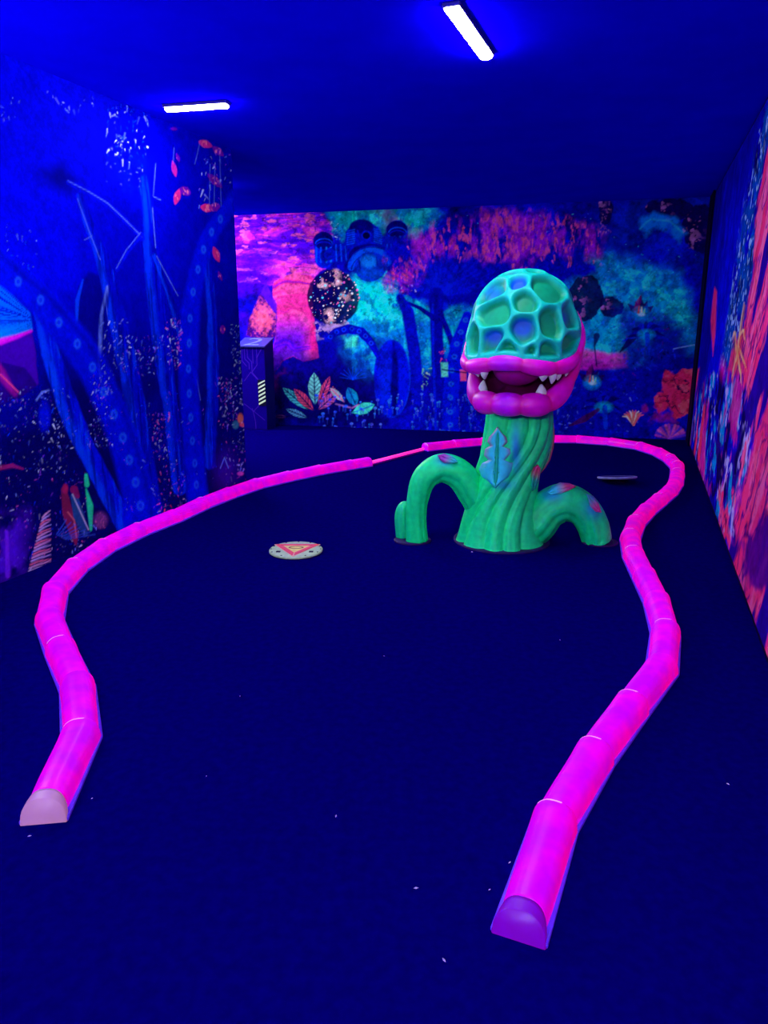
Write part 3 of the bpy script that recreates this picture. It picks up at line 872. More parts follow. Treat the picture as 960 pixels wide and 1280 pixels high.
    c.build('mural', M_MURAL, wl, n3(dL) * 0.004)['label'] = 'printed blue jungle scene with ringed tentacle trunks'


def paint_right():
    o = np.array([*(corner + dR * 0.55), 0.0])
    length = np.linalg.norm(right_end - corner) - 0.55 - 0.02
    c = Canvas(o, (*dR, 0), length, 0.03, CEIL - 0.02, 0.010)
    s, t, U, V = c.s, c.t, c.U, c.V
    ALL = np.arange(len(s))
    c.C[:] = lin(10, 0, 150)
    c.mix(ALL, sstep(0.35, 0.65, fbm(s * 0.8, t * 1.2, 4, 201)), lin(4, 2, 215))
    c.mix(ALL, sstep(300, 200, V) * 0.5, lin(6, 0, 120))
    RED, RED2, PUR = lin(250, 45, 115), lin(255, 90, 150), lin(36, 0, 140)
    sl = s * 1.15 - t * 0.8
    rock = fbm(sl * 1.6, t * 0.7 + s * 0.3, 4, 206)
    grain = fbm(sl * 6, t * 3.0, 4, 207)
    fine = fbm(s * 9, t * 11, 4, 218)
    # strip of teal haze and stars along the ridge
    i, k = c.inside([(896, 520), (904, 440), (920, 330), (935, 240), (948, 165), (965, 120), (962, 170), (946, 260), (940, 340), (925, 420), (908, 480)], warp=3, seed=219, soft=3)
    c.mix(i, k * sstep(0.4, 0.6, fbm(s[i] * 3, t[i] * 5, 4, 204)) * 0.85, lin(0, 75, 175))
    c.mix(i, k * sstep(0.66, 0.72, fbm(s[i] * 17, t[i] * 24, 2, 205)) * 0.85, lin(150, 190, 240))
    c.mix(i, k * sstep(0.6, 0.66, fbm(s[i] * 7, t[i] * 7, 3, 221)) * 0.8, lin(10, 0, 80))
    # red rock flutes below the ridge
    i, k = c.inside([(896, 540), (906, 480), (916, 445), (931, 400), (944, 335), (948, 250), (963, 150), (1010, 60), (1100, 60), (1100, 1100), (1000, 960), (960, 845), (930, 745), (912, 690), (900, 650), (893, 600)], warp=5, seed=222, soft=1.5)
    rm = k * sstep(0.39, 0.46, rock[i] + (grain[i] - 0.5) * 0.22)
    c.mix(i, k, PUR)
    c.mix(i, rm, RED)
    c.mix(i, rm * sstep(0.5, 0.66, grain[i]) * 0.9, RED2)
    c.mix(i, rm * sstep(0.04, 0.0, np.abs(fbm(sl[i] * 3.5, t[i] * 2.2, 4, 208) - 0.5)), lin(80, 0, 120))
    c.mix(i, rm * sstep(0.60, 0.68, fine[i]) * 0.5, lin(110, 0, 120))
    # slim red spire near the corner
    c.poly([(894, 358), (897, 365), (895, 410), (892, 445), (889, 400)], RED, 0.95, warp=1, seed=211)
    # violet pool at the foot
    c.cloud([(930, 680), (965, 640), (1010, 650), (1010, 740), (935, 735)], lin(75, 0, 125), 0.95, 1.5, 0.0, 0.25, 212, soft=6)
    # undergrowth: blue, teal, magenta tufts with pale glints
    i, k = c.inside([(862, 560), (872, 500), (886, 470), (905, 462), (925, 470), (944, 500), (940, 560), (926, 620), (918, 680), (905, 660), (885, 610)], warp=6, seed=223, soft=4)
    g1, g2, g3 = fbm(s[i] * 2.2, t[i] * 2.0, 4, 213), fbm(s[i] * 3.5, t[i] * 3.4, 4, 214), fbm(s[i] * 8, t[i] * 9, 3, 215)
    c.mix(i, k * sstep(0.34, 0.46, g1), lin(6, 4, 190))
    c.mix(i, k * sstep(0.55, 0.63, g2), lin(0, 140, 220))
    c.mix(i, k * sstep(0.65, 0.71, g3) * 0.8, lin(180, 170, 245))
    c.mix(i, k * sstep(0.56, 0.66, fbm(s[i] * 1.8 + 9, t[i] * 2, 4, 216)) * 0.9, lin(200, 25, 150))
    c.mix(i, k * sstep(0.42, 0.34, g2), lin(10, 0, 90))
    # red flutes at the corner foot
    i, k = c.inside([(862, 470), (880, 455), (884, 520), (876, 580), (866, 560)], warp=3, seed=224, soft=2)
    c.mix(i, k * sstep(0.45, 0.55, fbm(s[i] * 3, t[i] * 1.5, 3, 225)), lin(245, 50, 110))
    # pale orange lily
    for p in ([(921, 452), (924, 430), (927, 405), (931, 378)], [(922, 440), (919, 415), (916, 425)], [(924, 432), (929, 445), (933, 460)], [(922, 445), (917, 462), (915, 472)], [(926, 420), (930, 412), (932, 425)], [(923, 438), (926, 462), (927, 478)]):
        c.stroke(p, [0.7] + [1.0] * (len(p) - 2) + [0.3], lin(255, 205, 140), 0.8, soft=0.8, warp=1.5)
        c.stroke([(a + 1, b + 4) for a, b in p], 0.4, lin(255, 110, 70), 0.7)
    c.glow(922, 440, 9, 30, lin(255, 100, 70), 0.6)
    c.glow(904, 462, 6, 22, lin(240, 10, 160), 0.8)
    c.texture(0.4, 9.0, 920, 1.2)
    c.build('mural', M_MURAL, wr, n3(dR) * 0.004)['label'] = 'printed red rock canyon with glowing undergrowth'


paint_back()
paint_left()
paint_right()
tag(link('trim_1', box_geo(0, 0.02, 0, 0.5, 0, CEIL), M_DARK, smooth=False), 'black strip in the far right corner', kind='structure')
_t = bpy.data.objects['trim_1']
_t.location = (*(corner + dR * 0.02 + np.array([dR[1], -dR[0]]) * 0.006), 0)
_t.rotation_euler = (0, 0, math.atan2(dR[1], dR[0]) - PI / 2)

# ------------------------------------------------------------------ ceiling lamps (ultraviolet tubes)
def lamp(p0, p1, width, label, power=1.0):
    p0, p1 = np.array(p0[:2]), np.array(p1[:2])
    mid = (p0 + p1) / 2
    L = np.linalg.norm(p1 - p0)
    ang = math.atan2(*(p1 - p0)[::-1])
    root = empty('ceiling_lamp', (*mid, CEIL - 0.055), ang)
    tag(root, label, 'lamp', 'ultraviolet ceiling lamps')
    link('housing', box_geo(-L / 2 - 0.01, L / 2 + 0.01, -width / 2 - 0.006, width / 2 + 0.006, 0.035, 0.055, 0.004), M_HOUSING, root, False)
    for k in range(2):                                           # two glowing halves of the tube
        a = -L / 2 + k * L / 2 + 0.004
        n, pr = 10, []
        vs = []
        for x in (a, a + L / 2 - 0.008):
            for q in range(n + 1):
                th = PI * q / n
                vs.append((x, math.cos(th) * width / 2, 0.035 - math.sin(th) * 0.02))
        fs = [(q, q + 1, n + 2 + q, n + 1 + q) for q in range(n)] + [tuple(range(n + 1))[::-1], tuple(range(n + 1, 2 * n + 2))]
        link('tube', mesh_from('tube', vs, fs), lamp_mat(power), root)
    return root


zc = CEIL - 0.03
lamp(un(564, 12, zc), un(608, 73, zc), 0.075, 'white glowing ceiling tube above the monster plant')
lamp(un(208, 138, zc), un(284, 133, zc), 0.07, 'white glowing ceiling tube beside the partition wall')
for (a, b, l, k_) in (((0.45, 0.65), (1.0, 1.05), 'added ceiling tube over the viewer', 1.2),  # unseen lamp added to light the room
                      ((-2.6, 8.5), (-1.9, 8.9), 'ceiling tube in the passage behind the partition, nearer one', 4.2),
                      ((-3.2, 10.2), (-2.5, 10.4), 'ceiling tube in the passage behind the partition, farther one', 4.2)):
    lamp(a, b, 0.07, l, k_)


def wall_tube(p, axis, length, normal, label, power=2.2):
    # round tube held off a wall by two brackets
    ax, nn = np.array(axis, float), np.array([*normal, 0.0])
    p = np.array(p, float)
    root = empty('wall_lamp', p)
    tag(root, label, 'lamp', 'ultraviolet wall lamps')
    side = np.cross(ax, nn)
    off = nn * 0.13
    vs, n = [], 14
    for e in (-0.5, 0.5):
        for q in range(n):
            th = 2 * PI * q / n
            vs.append(ax * e * length + off + (nn * math.cos(th) + side * math.sin(th)) * 0.018)
    link('tube', mesh_from('tube', vs, grid_faces(n, 2, True) + [tuple(range(n))[::-1], tuple(range(n, 2 * n))]), lamp_mat(power), root)
    for e in (-0.5, 0.5):
        vs = []
        for d0 in (0.001, 0.155):
            for a1, s1 in ((-1, -1), (1, -1), (1, 1), (-1, 1)):
                vs.append(ax * (e * (length + 0.05) + a1 * 0.018) + nn * d0 + side * s1 * 0.024)
        link('bracket', mesh_from('bracket', vs, [(0, 1, 2, 3), (7, 6, 5, 4), (0, 4, 5, 1), (1, 5, 6, 2), (2, 6, 7, 3), (3, 7, 4, 0)]), M_HOUSING, root, False)


def on_left(d, z):
    q = np.array(L0[:2]) - dL * d
    return (*q, z)


nL = np.array([dL[1], -dL[0]])
wall_tube(on_left(0.55, 1.80), (0, 0, 1), 0.6, nL, 'upright tube on the partition wall just out of view', 2.0)
wall_tube(on_left(3.2, 1.9), (*dL, 0), 0.6, nL, 'added level tube on the partition wall behind the viewer', 0.7)  # added lamp out of view, brightens the ceiling
fd = unit(left_start - jog_end)
for f_, l_, k_ in ((0.5, 'added level tube on the wall behind the viewer, right one', 4.4), (0.8, 'added level tube on the wall behind the viewer, left one', 2.2)):
    wall_tube((*(jog_end + (left_start - jog_end) * f_), 2.3), (*fd, 0), 0.9, (fd[1], -fd[0]), l_, k_)  # added unseen lamps, lighting the ceiling and the scene from the front


# ------------------------------------------------------------------ glowing curb covers
def resample(P, step):
    P = [np.array(p, float) for p in P]
    out, cur, i = [P[0]], P[0], 1
    while i < len(P):
        d = np.linalg.norm(P[i] - cur)
        if d >= step:
            # first point on segment (prev, P[i]) at the chord length from the last joint
            a = P[i - 1] if np.linalg.norm(P[i - 1] - cur) < step and i > 1 else cur
            lo, hi = 0.0, 1.0
            for _ in range(40):
                m = (lo + hi) / 2
                if np.linalg.norm(a + (P[i] - a) * m - cur) < step:
                    lo = m
                else:
                    hi = m
            cur = a + (P[i] - a) * lo
            out.append(cur)
        else:
            i += 1
    if np.linalg.norm(P[-1] - out[-1]) > 0.5 * step:
        out.append(P[-1])
    else:
        out[-1] = P[-1]
    return out


CW, CH = 0.132, 0.092
PROFILE = []
for q in range(17):
    th = PI * q / 16
    x = math.copysign(abs(math.cos(th)) ** 0.75, math.cos(th)) * CW / 2 * (1 - 0.14 * math.sin(th))
    PROFILE.append((x, 0.006 + (CH - 0.006) * math.sin(th) ** 0.62))


def curb_mesh(L, seed, m0=0.0, m1=0.0):
    # straight arched cover from x=0 (near end) to x=L, a little wider at its far end, lower edge slightly uneven
    rs = np.random.RandomState(seed)
    n = len(PROFILE)
    xs = [0.001, 0.006, 0.10 * L, 0.22 * L, 0.35 * L, 0.5 * L, 0.65 * L, 0.78 * L, 0.90 * L, L - 0.008, L - 0.001]
    sc = [0.88, 0.90, 0.93, 0.955, 0.97, 0.98, 0.99, 1.01, 1.045, 1.06, 1.02]
    vs = []
    for j, (x, k) in enumerate(zip(xs, sc)):
        jl, jr = 0.010 * rs.rand(), 0.010 * rs.rand()
        for q, (a, z) in enumerate(PROFILE):
            zz = z * (0.5 + 0.5 * k)
            if q == 0:
                zz += jl
            if q == n - 1:
                zz += jr
            f = x / L
            vs.append((x + a * k * (m0 * max(0, 1 - 3 * f) + m1 * max(0, 3 * f - 2)), a * k, zz))
    fs = grid_faces(n, len(xs))
    fs += [tuple(range(n))[::-1], tuple(range((len(xs) - 1) * n, len(xs) * n))]
    return mesh_from('cover', vs, fs)


def flange_mesh(L, m0, m1, x0=0.001):
    w_ = CW / 2 + 0.007
    me = box_geo(x0, L - 0.001, -w_, w_, 0.0, 0.012, 0.003)
    for v in me.vertices:
        v.co.x += v.co.y * (m0 if v.co.x < L / 2 else m1)
    return me


def glint_mesh(L, m1):
    # glint put in as a thin glowing lip round a cover's far end
    n = len(PROFILE)
    vs, fs = [], []
    sub = PROFILE[3:-7]
    n = len(sub)
    for x, k in ((L - 0.008, 1.05), (L - 0.0045, 1.062), (L - 0.001, 1.035)):
        for (a, z) in sub:
            vs.append((x + a * k * m1, a * k, z * (0.5 + 0.5 * k) + 0.001))
    fs = grid_faces(n, 3)
    return mesh_from('seam_glint', vs, fs)


def end_cap_mesh():
    n = len(PROFILE)
    vs, fs = [], []
    rings = [(-0.001, 0.955), (-0.012, 1.0), (-0.040, 1.05), (-0.044, 1.0)]
    for x, k in rings:
        for (a, z) in PROFILE:
            lean = 1 - 0.2 * (-x / 0.044)
            vs.append((x - (CH - z) * 0.16, a * k, max(0.001, (z - 0.005) * (0.6 + 0.4 * lean))))
    fs = grid_faces(n, len(rings))
    fs.append(tuple(range((len(rings) - 1) * n, len(rings) * n)))
    fs.append(tuple(range(n))[::-1])
    return mesh_from('end_cap', vs, fs)


ORD = ['first', 'second', 'third', 'fourth', 'fifth', 'sixth', 'seventh', 'eighth', 'ninth', 'tenth', 'eleventh', 'twelfth', 'thirteenth', 'fourteenth', 'fifteenth',
       'sixteenth', 'seventeenth', 'eighteenth', 'nineteenth', 'twentieth', 'twenty-first', 'twenty-second', 'twenty-third', 'twenty-fourth', 'twenty-fifth', 'twenty-sixth', 'twenty-seventh', 'twenty-eighth']


def miter(p, q, r):
    # shear of the joint plane at q between the runs p-q and q-r, seen from the first and from the second run
    a1, a2 = math.atan2(*(q - p)[::-1]), math.atan2(*(r - q)[::-1])
    h = (a2 - a1 + PI) % (2 * PI) - PI
    return math.tan(h / 2)


def curb(J, k, label, seed, cap=None):
    a, b = J[k], J[k + 1]
    m0 = miter(J[k - 1], a, b) if k > 0 else 0.0
    m1 = -miter(a, b, J[k + 2]) if k + 2 < len(J) else 0.0
    d = b - a
    L = float(np.hypot(d[0], d[1]))
    r = empty('curb_cover', (a[0], a[1], 0), math.atan2(d[1], d[0]))
    tag(r, label, 'curb', 'glowing pink curb covers edging the course')
    link('cover', curb_mesh(L, seed, m0, m1), MATS['curb'], r)
    link('flange', flange_mesh(L, m0, m1, -0.052 if cap else 0.001), M_FLANGE, r, False)
    if seed % 7 not in (2, 4, 5):
        link('seam_glint', glint_mesh(L, m1), M_GLINT, r)
    if cap:
        link('end_cap', end_cap_mesh(), cap, r)['label'] = 'rounded plastic end cap'
    return r


ZM = 0.045
RP = [(655, 1138), (690, 1025), (738, 945), (786, 882), (828, 832), (833, 786), (822, 748), (806, 717), (791, 688), (788, 668), (796, 648), (815, 630), (836, 615), (847, 598), (847, 580), (832, 568),
      (809, 559), (783, 554), (754, 551), (725, 549), (695, 548), (662, 549), (630, 551), (598, 552), (565, 555), (531, 559)]
LP = [(59, 1000), (101, 912), (96, 850), (76, 808), (61, 775), (61, 745), (84, 714), (124, 685), (172, 662), (215, 646), (252, 629), (286, 616), (310, 607), (342, 599), (375, 592), (410, 585), (461, 577)]
PR = [un(u, v, ZM)[:2] for u, v in RP]
PL = [un(u, v, ZM)[:2] for u, v in LP]
JR, JL = resample(PR, 0.415), resample(PL, 0.415)
nR = len(JR) - 1
for k in range(nR):
    um = proj([*((JR[k] + JR[k + 1]) / 2), ZM])[0]
    ym = (JR[k][1] + JR[k + 1][1]) / 2
    if ym > 8 and 615 < um < 683:
        lab = 'glowing pink curb cover hidden behind the %s half of the plant trunk' % ('left' if um < 649 else 'right')
    elif ym > 8 and um <= 615:
        lab = 'glowing pink curb cover left of the plant, %s from the bare light strip' % ORD[nR - 1 - k]
    else:
        lab = 'glowing pink curb cover, %s from the near right end' % ORD[k]
    if k == 0:
        lab = 'glowing pink curb cover with purple end cap, nearest to the viewer'
    curb(JR, k, lab, 300 + k, M_CAP_R if k == 0 else None)
for k in range(len(JL) - 1):
    lab = 'glowing pink curb cover, %s from the near left end' % ORD[k]
    if k == 0:
        lab = 'glowing pink curb cover with pale end cap, near left end'
    curb(JL, k, lab, 400 + k, M_CAP_L if k == 0 else None)

# bare light strip in the gap
a, b = JL[-1], JR[-1]
d = (b - a) / np.linalg.norm(b - a)
a, b = a + d * 0.03, b - d * 0.03
d = b - a
L = float(np.linalg.norm(d))
st = empty('light_strip', (*a, 0), math.atan2(d[1], d[0]))
tag(st, 'thin bare pink light strip bridging the gap in the curb', 'light strip')
vs, n = [], 10
for x in (0.004, L - 0.004):
    for q in range(n):
        th = 2 * PI * q / n
        vs.append((x, 0.016 * math.cos(th), 0.030 + 0.016 * math.sin(th)))
link('tube', mesh_from('tube', vs, grid_faces(n, 2, True) + [tuple(range(n))[::-1], tuple(range(n, 2 * n))]), M_TUBE, st)
link('holder', box_geo(0.02, L - 0.02, -0.022, 0.022, 0.0, 0.016, 0.003), mat('strip_holder', (0.3, 0.0, 0.5), 0.5, 0.2, 0.1, 10), st, False)


# ------------------------------------------------------------------ monster plant
PY = 5.02                                   # depth of the trunk's axis
plant_base = np.array([at(625, 690, PY)[0], PY, 0.0])
plant = empty('monster_plant', plant_base)
tag(plant, 'green man-eating plant sculpture with shell-patterned head and open pink mouth', 'sculpture')


def pmesh(name, vs, fs, cols, m, parent=plant, smooth=True):
    return link(name, mesh_from(name, shift(vs, plant_base), fs, cols), m, parent, smooth)


GREEN, GREEN2, TEALG, BLUEP, PINKP, CYANP = (np.array(q) for q in ((0.0, 0.80, 0.20), (0.0, 0.95, 0.27), (0.0, 0.58, 0.28), (0.01, 0.10, 0.75), (0.80, 0.03, 0.40), (0.03, 0.70, 0.85)))

# trunk outline rows: image row, left, right
ROWS = [(700, 571, 680), (690, 571, 679), (672, 573, 677), (650, 577, 674), (630, 582, 671), (610, 588, 671), (590, 594, 675), (570, 599, 682), (550, 603, 688), (530, 606, 691), (512, 607, 691), (502, 608, 691)]
rz, rx, rr = [], [], []
for v, ul, ur in ROWS:
    pl, pr_ = at(ul, v, PY), at(ur, v, PY)
    rz.append(pl[2]); rx.append((pl[0] + pr_[0]) / 2); rr.append((pr_[0] - pl[0]) / 2 * 0.985)
rz, rx, rr = (np.array(q) for q in (rz, rx, rr))
rz[0] = 0.012
TZ0 = rz[0]


def trunk_c(z):
    return np.interp(z, rz, rx), np.interp(z, rz, rr)


def twist(z):
    return 1.05 * sstep(0.10, 0.85, z) + 0.25 * z


NA, NZ = 168, 110
zz = np.linspace(rz[0], rz[-1], NZ)
vs, cs = [], []
for z in zz:
    xc, R = trunk_c(z)
    al = np.arange(NA) / NA * 2 * PI
    ph = al - twist(z)
    wob = 0.32 * np.sin(2 * ph + 1.3) + 0.22 * np.sin(3 * ph + 4 * z) + 0.15 * np.sin(5 * ph - 3 * z)
    g = np.abs(np.sin(5.0 * ph + wob * 2.0)) ** 0.5
    g2 = np.abs(np.sin(8.0 * ph + 1.0 + wob * 3.0)) ** 0.6
    fade = 0.55 + 0.45 * float(sstep(1.25, 0.7, z))
    r = R * (0.86 + (0.15 * g + 0.025 * g2) * fade + 0.02 * np.sin(ph + 2))
    flare = 1 + 0.05 * math.exp(-z / 0.07)
    for q in range(NA):
        vs.append((xc + r[q] * flare * math.sin(al[q]), PY - r[q] * flare * math.cos(al[q]), z))
    k = np.clip(0.25 + 0.9 * fbm(al * 1.6 + 3, np.full(NA, z * 4.0), 3, 300), 0, 1)[:, None]
    col = GREEN * (1 - k) + GREEN2 * k
    tl = (0.75 * sstep(0.85, 1.25, z) + 0.25 * sstep(0.62, 0.7, fbm(al * 2.0, np.full(NA, z * 3.0), 3, 301)))[:, None]
    col = col * (1 - tl) + TEALG * tl
    cs.append(col)
cs = np.concatenate(cs)
vs = np.array(vs)
uu, vv = proj(vs)
front = vs[:, 1] < PY
bl = np.where(front, np.exp(-(((uu - 645) / 6) ** 2 + ((vv - 562) / 30) ** 2)) * 0.8, 0)[:, None]
cs = cs * (1 - bl) + BLUEP * bl
bl = np.where(front, np.exp(-(((uu - 630) / 12) ** 2 + ((vv - 606) / 6) ** 2)) * 0.6, 0)[:, None]
cs = cs * (1 - bl) + BLUEP * bl
fs = grid_faces(NA, NZ, True) + [tuple(range(NA)), tuple(range((NZ - 1) * NA, NZ * NA))[::-1]]
pmesh('trunk', vs, fs, cs, M_PAINT)


def sweep(path, radii, ncord, amp, nth=60, ns=70, spin=0.6, base=GREEN2, dark=GREEN, squash=1.0, seed=0):
    path, radii = np.array(path, float), np.array(radii, float)
    # Catmull-Rom resample
    tt = np.linspace(0, len(path) - 1.0001, ns)
    P, R = [], []
    for t_ in tt:
        i = int(t_); f = t_ - i
        p = [path[max(0, min(len(path) - 1, i + k))] for k in (-1, 0, 1, 2)]
        P.append(0.5 * (2 * p[1] + (p[2] - p[0]) * f + (2 * p[0] - 5 * p[1] + 4 * p[2] - p[3]) * f * f + (3 * p[1] - p[0] - 3 * p[2] + p[3]) * f ** 3))
        R.append(np.interp(t_, range(len(radii)), radii))
    P = np.array(P)
    T = np.gradient(P, axis=0)
    T /= np.linalg.norm(T, axis=1)[:, None]
    N = np.array([0, -1.0, 0])
    vs, cs = [], []
    th = np.arange(nth) / nth * 2 * PI
    for j in range(ns):
        N = N - T[j] * (N @ T[j])
        N /= np.linalg.norm(N)
        B = np.cross(T[j], N)
        ph = th + spin * j / ns * 2 + 0.3 * np.sin(2 * th + seed) + 0.25 * math.sin(j / ns * 7 + seed)
        g = np.abs(np.sin(ncord / 2 * ph)) ** 0.6
        r = R[j] * (1 - amp + amp * g)
        for q in range(nth):
            vs.append(P[j] + N * r[q] * math.cos(th[q]) * squash + B * r[q] * math.sin(th[q]))
        k = np.clip(fbm(th * 1.3, np.full(nth, j * 0.12), 3, seed + 7), 0, 1)[:, None]
        cs.append(dark * (1 - k) + base * k)
    return np.array(vs), grid_faces(nth, ns, True) + [tuple(range(nth))[::-1], tuple(range((ns - 1) * nth, ns * nth))], np.concatenate(cs), P, R


def tint(vs, cs, u, v, ru, rv, col, a, ymax=None):
    uu, vv = proj(vs)
    k = np.exp(-(((uu - u) / ru) ** 2 + ((vv - v) / rv) ** 2)) * a
    if ymax is not None:
        k = np.where(vs[:, 1] < ymax, k, 0)
    k = k[:, None]
    return cs * (1 - k) + col * k


PXM = PY / F_PX * 1.02                         # metres per pixel at the plant
yA = PY - 0.02
foot = at(521, 672, yA)
pathA = [at(606, 640, yA), at(592, 618, yA - 0.02), at(575, 594, yA - 0.02), at(552, 585, yA - 0.02), at(531, 598, yA - 0.02), at(522, 625, yA - 0.02), at(520, 650, yA - 0.02), (foot[0] - 0.0, yA - 0.02, 0.01)]
vsA, fsA, csA, PA, RA = sweep(pathA, np.array([20, 19, 19, 18.5, 16, 13.5, 13, 14.5]) * PXM, 7, 0.11, seed=2)
csA = tint(vsA, csA, 556, 575, 12, 8, BLUEP, 0.7)
pmesh('root_arch', vsA, fsA, csA, M_PAINT)
yB = PY - 0.06
footB = at(747, 690, yB)
pathB = [at(648, 668, yB + 0.05), at(668, 655, yB), at(684, 637, yB), at(705, 628, yB), at(726, 636, yB), at(740, 655, yB), at(747, 676, yB), (footB[0], yB, 0.008)]
vsB, fsB, csB, PB_, RB = sweep(pathB, np.array([26, 27, 25, 25, 22, 20, 19, 19.5]) * PXM, 7, 0.12, seed=5, spin=-0.8)
csB = tint(vsB, csB, 690, 618, 14, 9, BLUEP, 0.7)
csB = tint(vsB, csB, 742, 636, 12, 12, BLUEP, 0.7)
pmesh('root_arch', vsB, fsB, csB, M_PAINT)
# small root stub behind the left foot
st0 = at(509, 640, yA + 0.10)
pathC = [at(513, 632, yA + 0.06), at(506, 634, yA + 0.07), at(503, 645, yA + 0.07), (at(504, 660, yA + 0.07)[0], yA + 0.07, 0.01)]
vsC, fsC, csC, _, _ = sweep(pathC, np.array([3, 8.5, 10, 10]) * PXM, 5, 0.1, nth=32, ns=30, seed=8, base=TEALG)
pmesh('root_stub', vsC, fsC, csC, M_PAINT)


# flat dark plates under the trunk and the feet
def plate(cx, cy, rx_, ry_):
    vs, n = [], 48
    for z, k in ((0.0, 1.0), (0.008, 1.0), (0.012, 0.96)):
        for q in range(n):
            th = 2 * PI * q / n
            vs.append((cx + rx_ * k * math.cos(th), cy + ry_ * k * math.sin(th), z))
    link('base_plate', mesh_from('base_plate', shift(vs, plant_base), grid_faces(n, 3, True) + [tuple(range(2 * n, 3 * n)), tuple(range(n))[::-1]]), M_BASE, plant, False)


plate(rx[0], PY, rr[0] * 1.10, rr[0] * 1.10)
plate(foot[0] - 0.03, yA + 0.01, 0.13, 0.12)
plate(footB[0] + 0.01, yB, 0.125, 0.11)


# relief leaves: outline in image coordinates, laid on the surface under it
def surf_trunk(u, v):
    y = PY - 0.22
    for _ in range(4):
        p = at(u, v, y)
        xc, R = trunk_c(p[2])
        q = np.clip((p[0] - xc) / R, -0.995, 0.995)
        y = PY - 0.975 * R * math.sqrt(1 - q * q)
    return at(u, v, y)


def surf_verts(V):
    U_, V_ = proj(V)

    def f(u, v):
        d = (U_ - u) ** 2 + (V_ - v) ** 2
        near = d < max(9.0, np.partition(d, 6)[6])
        j = np.nonzero(near)[0]
        return at(u, v, V[j][:, 1].min())
    return f


def relief_leaf(name, outline, spine, surf, lift, colfn, label=None):
    out = np.array(outline, float)
    # densify outline
    P = []
    for a, b in zip(out, np.roll(out, -1, 0)):
        for f in np.linspace(0, 1, 5)[:-1]:
            P.append(a + (b - a) * f)
    P = np.array(P)
    s0, s1 = np.array(spine[0], float), np.array(spine[1], float)
    ax = s1 - s0
    t = np.clip(((P - s0) @ ax) / (ax @ ax), 0.05, 0.95)
    C = s0 + t[:, None] * ax
    K = 9
    n = len(P)
    vs, cs = [], []
    for k in range(K + 1):
        f = k / K
        for q in range(n):
            p = P[q] + (C[q] - P[q]) * f
            base = surf(p[0], p[1])
            h = lift * (-0.35 + 1.35 * math.sin(min(1, f * 2.2) * PI / 2)) - lift * 0.55 * sstep(0.75, 1.0, f)
            vs.append(base + np.array([0, -1, 0.15]) * h)
            cs.append(colfn(p[0], p[1], f, float(t[q])))
    fs = grid_faces(n, K + 1, True)
    o = pmesh(name, vs, fs, np.array(cs), M_PAINT)
    if label:
        o['label'] = label
    return o


LEAF = [(621.5, 532), (627, 540), (634, 547), (636, 553), (630, 558), (640, 561), (642, 567), (633, 575), (643, 579), (644, 588), (638, 597), (627, 603), (619, 612), (611, 604), (602, 597), (599, 587), (602, 579), (611, 575), (603, 569), (603, 561), (612, 557), (606, 552), (609, 546), (615, 541)]


def col_big(u, v, f, t):
    c = CYANP * (0.75 + 0.25 * f)
    edge = sstep(0.55, 0.0, f) * sstep(592, 545, v)
    c = c * (1 - edge) + PINKP * 0.7 * edge
    vein = sstep(0.82, 0.95, f)
    return c * (1 - vein) + np.array((0.0, 0.5, 0.28)) * vein


big_leaf = relief_leaf('leaf', LEAF, ((618, 606), (622, 538)), surf_trunk, 0.034, col_big, 'large cyan lobed leaf with pink edge')
# raised veins on it
for a, b, r in (((619, 607), (622, 540), 1.5), ((620, 592), (636, 584), 0.9), ((620, 592), (605, 584), 0.9), ((621, 574), (634, 563), 0.8), ((621, 574), (608, 564), 0.8), ((622, 558), (629, 549), 0.7), ((622, 558), (613, 552), 0.7)):
    pts = [surf_trunk(a[0] + (b[0] - a[0]) * f, a[1] + (b[1] - a[1]) * f) + np.array([0, -0.026, 0.004]) for f in np.linspace(0, 1, 6)]
    V_, F_, C_, _, _ = sweep(pts, np.array([r, r, r, r * .8, r * .6, r * .4]) * PXM, 2, 0.0, nth=8, ns=14, base=np.array((0.0, 0.52, 0.32)), dark=np.array((0.0, 0.45, 0.3)))
    pmesh('leaf_vein', V_, F_, C_, M_PAINT, big_leaf)


def col_bud(u, v, f, t):
    k = sstep(0.35, 0.95, t)
    return np.array((0.0, 0.45, 0.3)) * (1 - k) + np.array((0.75, 0.04, 0.22)) * k


relief_leaf('leaf', [(672, 580), (676, 586), (675, 598), (670, 610), (665, 614), (662, 606), (663, 594), (667, 585)], ((665, 612), (672, 583)), surf_trunk, 0.035, col_bud, 'small red-tipped bud leaf')


def col_patch(c0, c1):
    def f(u, v, q, t):
        k = sstep(0.2, 0.8, t)
        return c0 * (1 - k) + c1 * k
    return f


sA, sB = surf_verts(vsA), surf_verts(vsB)
relief_leaf('leaf', [(547, 569), (555, 567), (565, 570), (573, 577), (566, 580), (556, 579), (550, 575)], ((571, 577), (550, 570)), sA, 0.016, col_patch(CYANP * 0.7, np.array((0.35, 0.03, 0.45))), 'violet leaf on the left arch')
relief_leaf('leaf', [(683, 616), (690, 608), (700, 603), (712, 604), (721, 608), (712, 613), (702, 617), (690, 619)], ((686, 616), (716, 606)), sB, 0.016, col_patch(CYANP, np.array((0.6, 0.05, 0.25))), 'cyan leaf with red tip on the right arch')
relief_leaf('leaf', [(733, 617), (742, 620), (749, 630), (752, 641), (745, 640), (738, 633)], ((735, 619), (750, 639)), sB, 0.016, col_patch(np.array((0.05, 0.3, 0.5)), np.array((0.6, 0.05, 0.3))), 'pink leaf on the right arch')

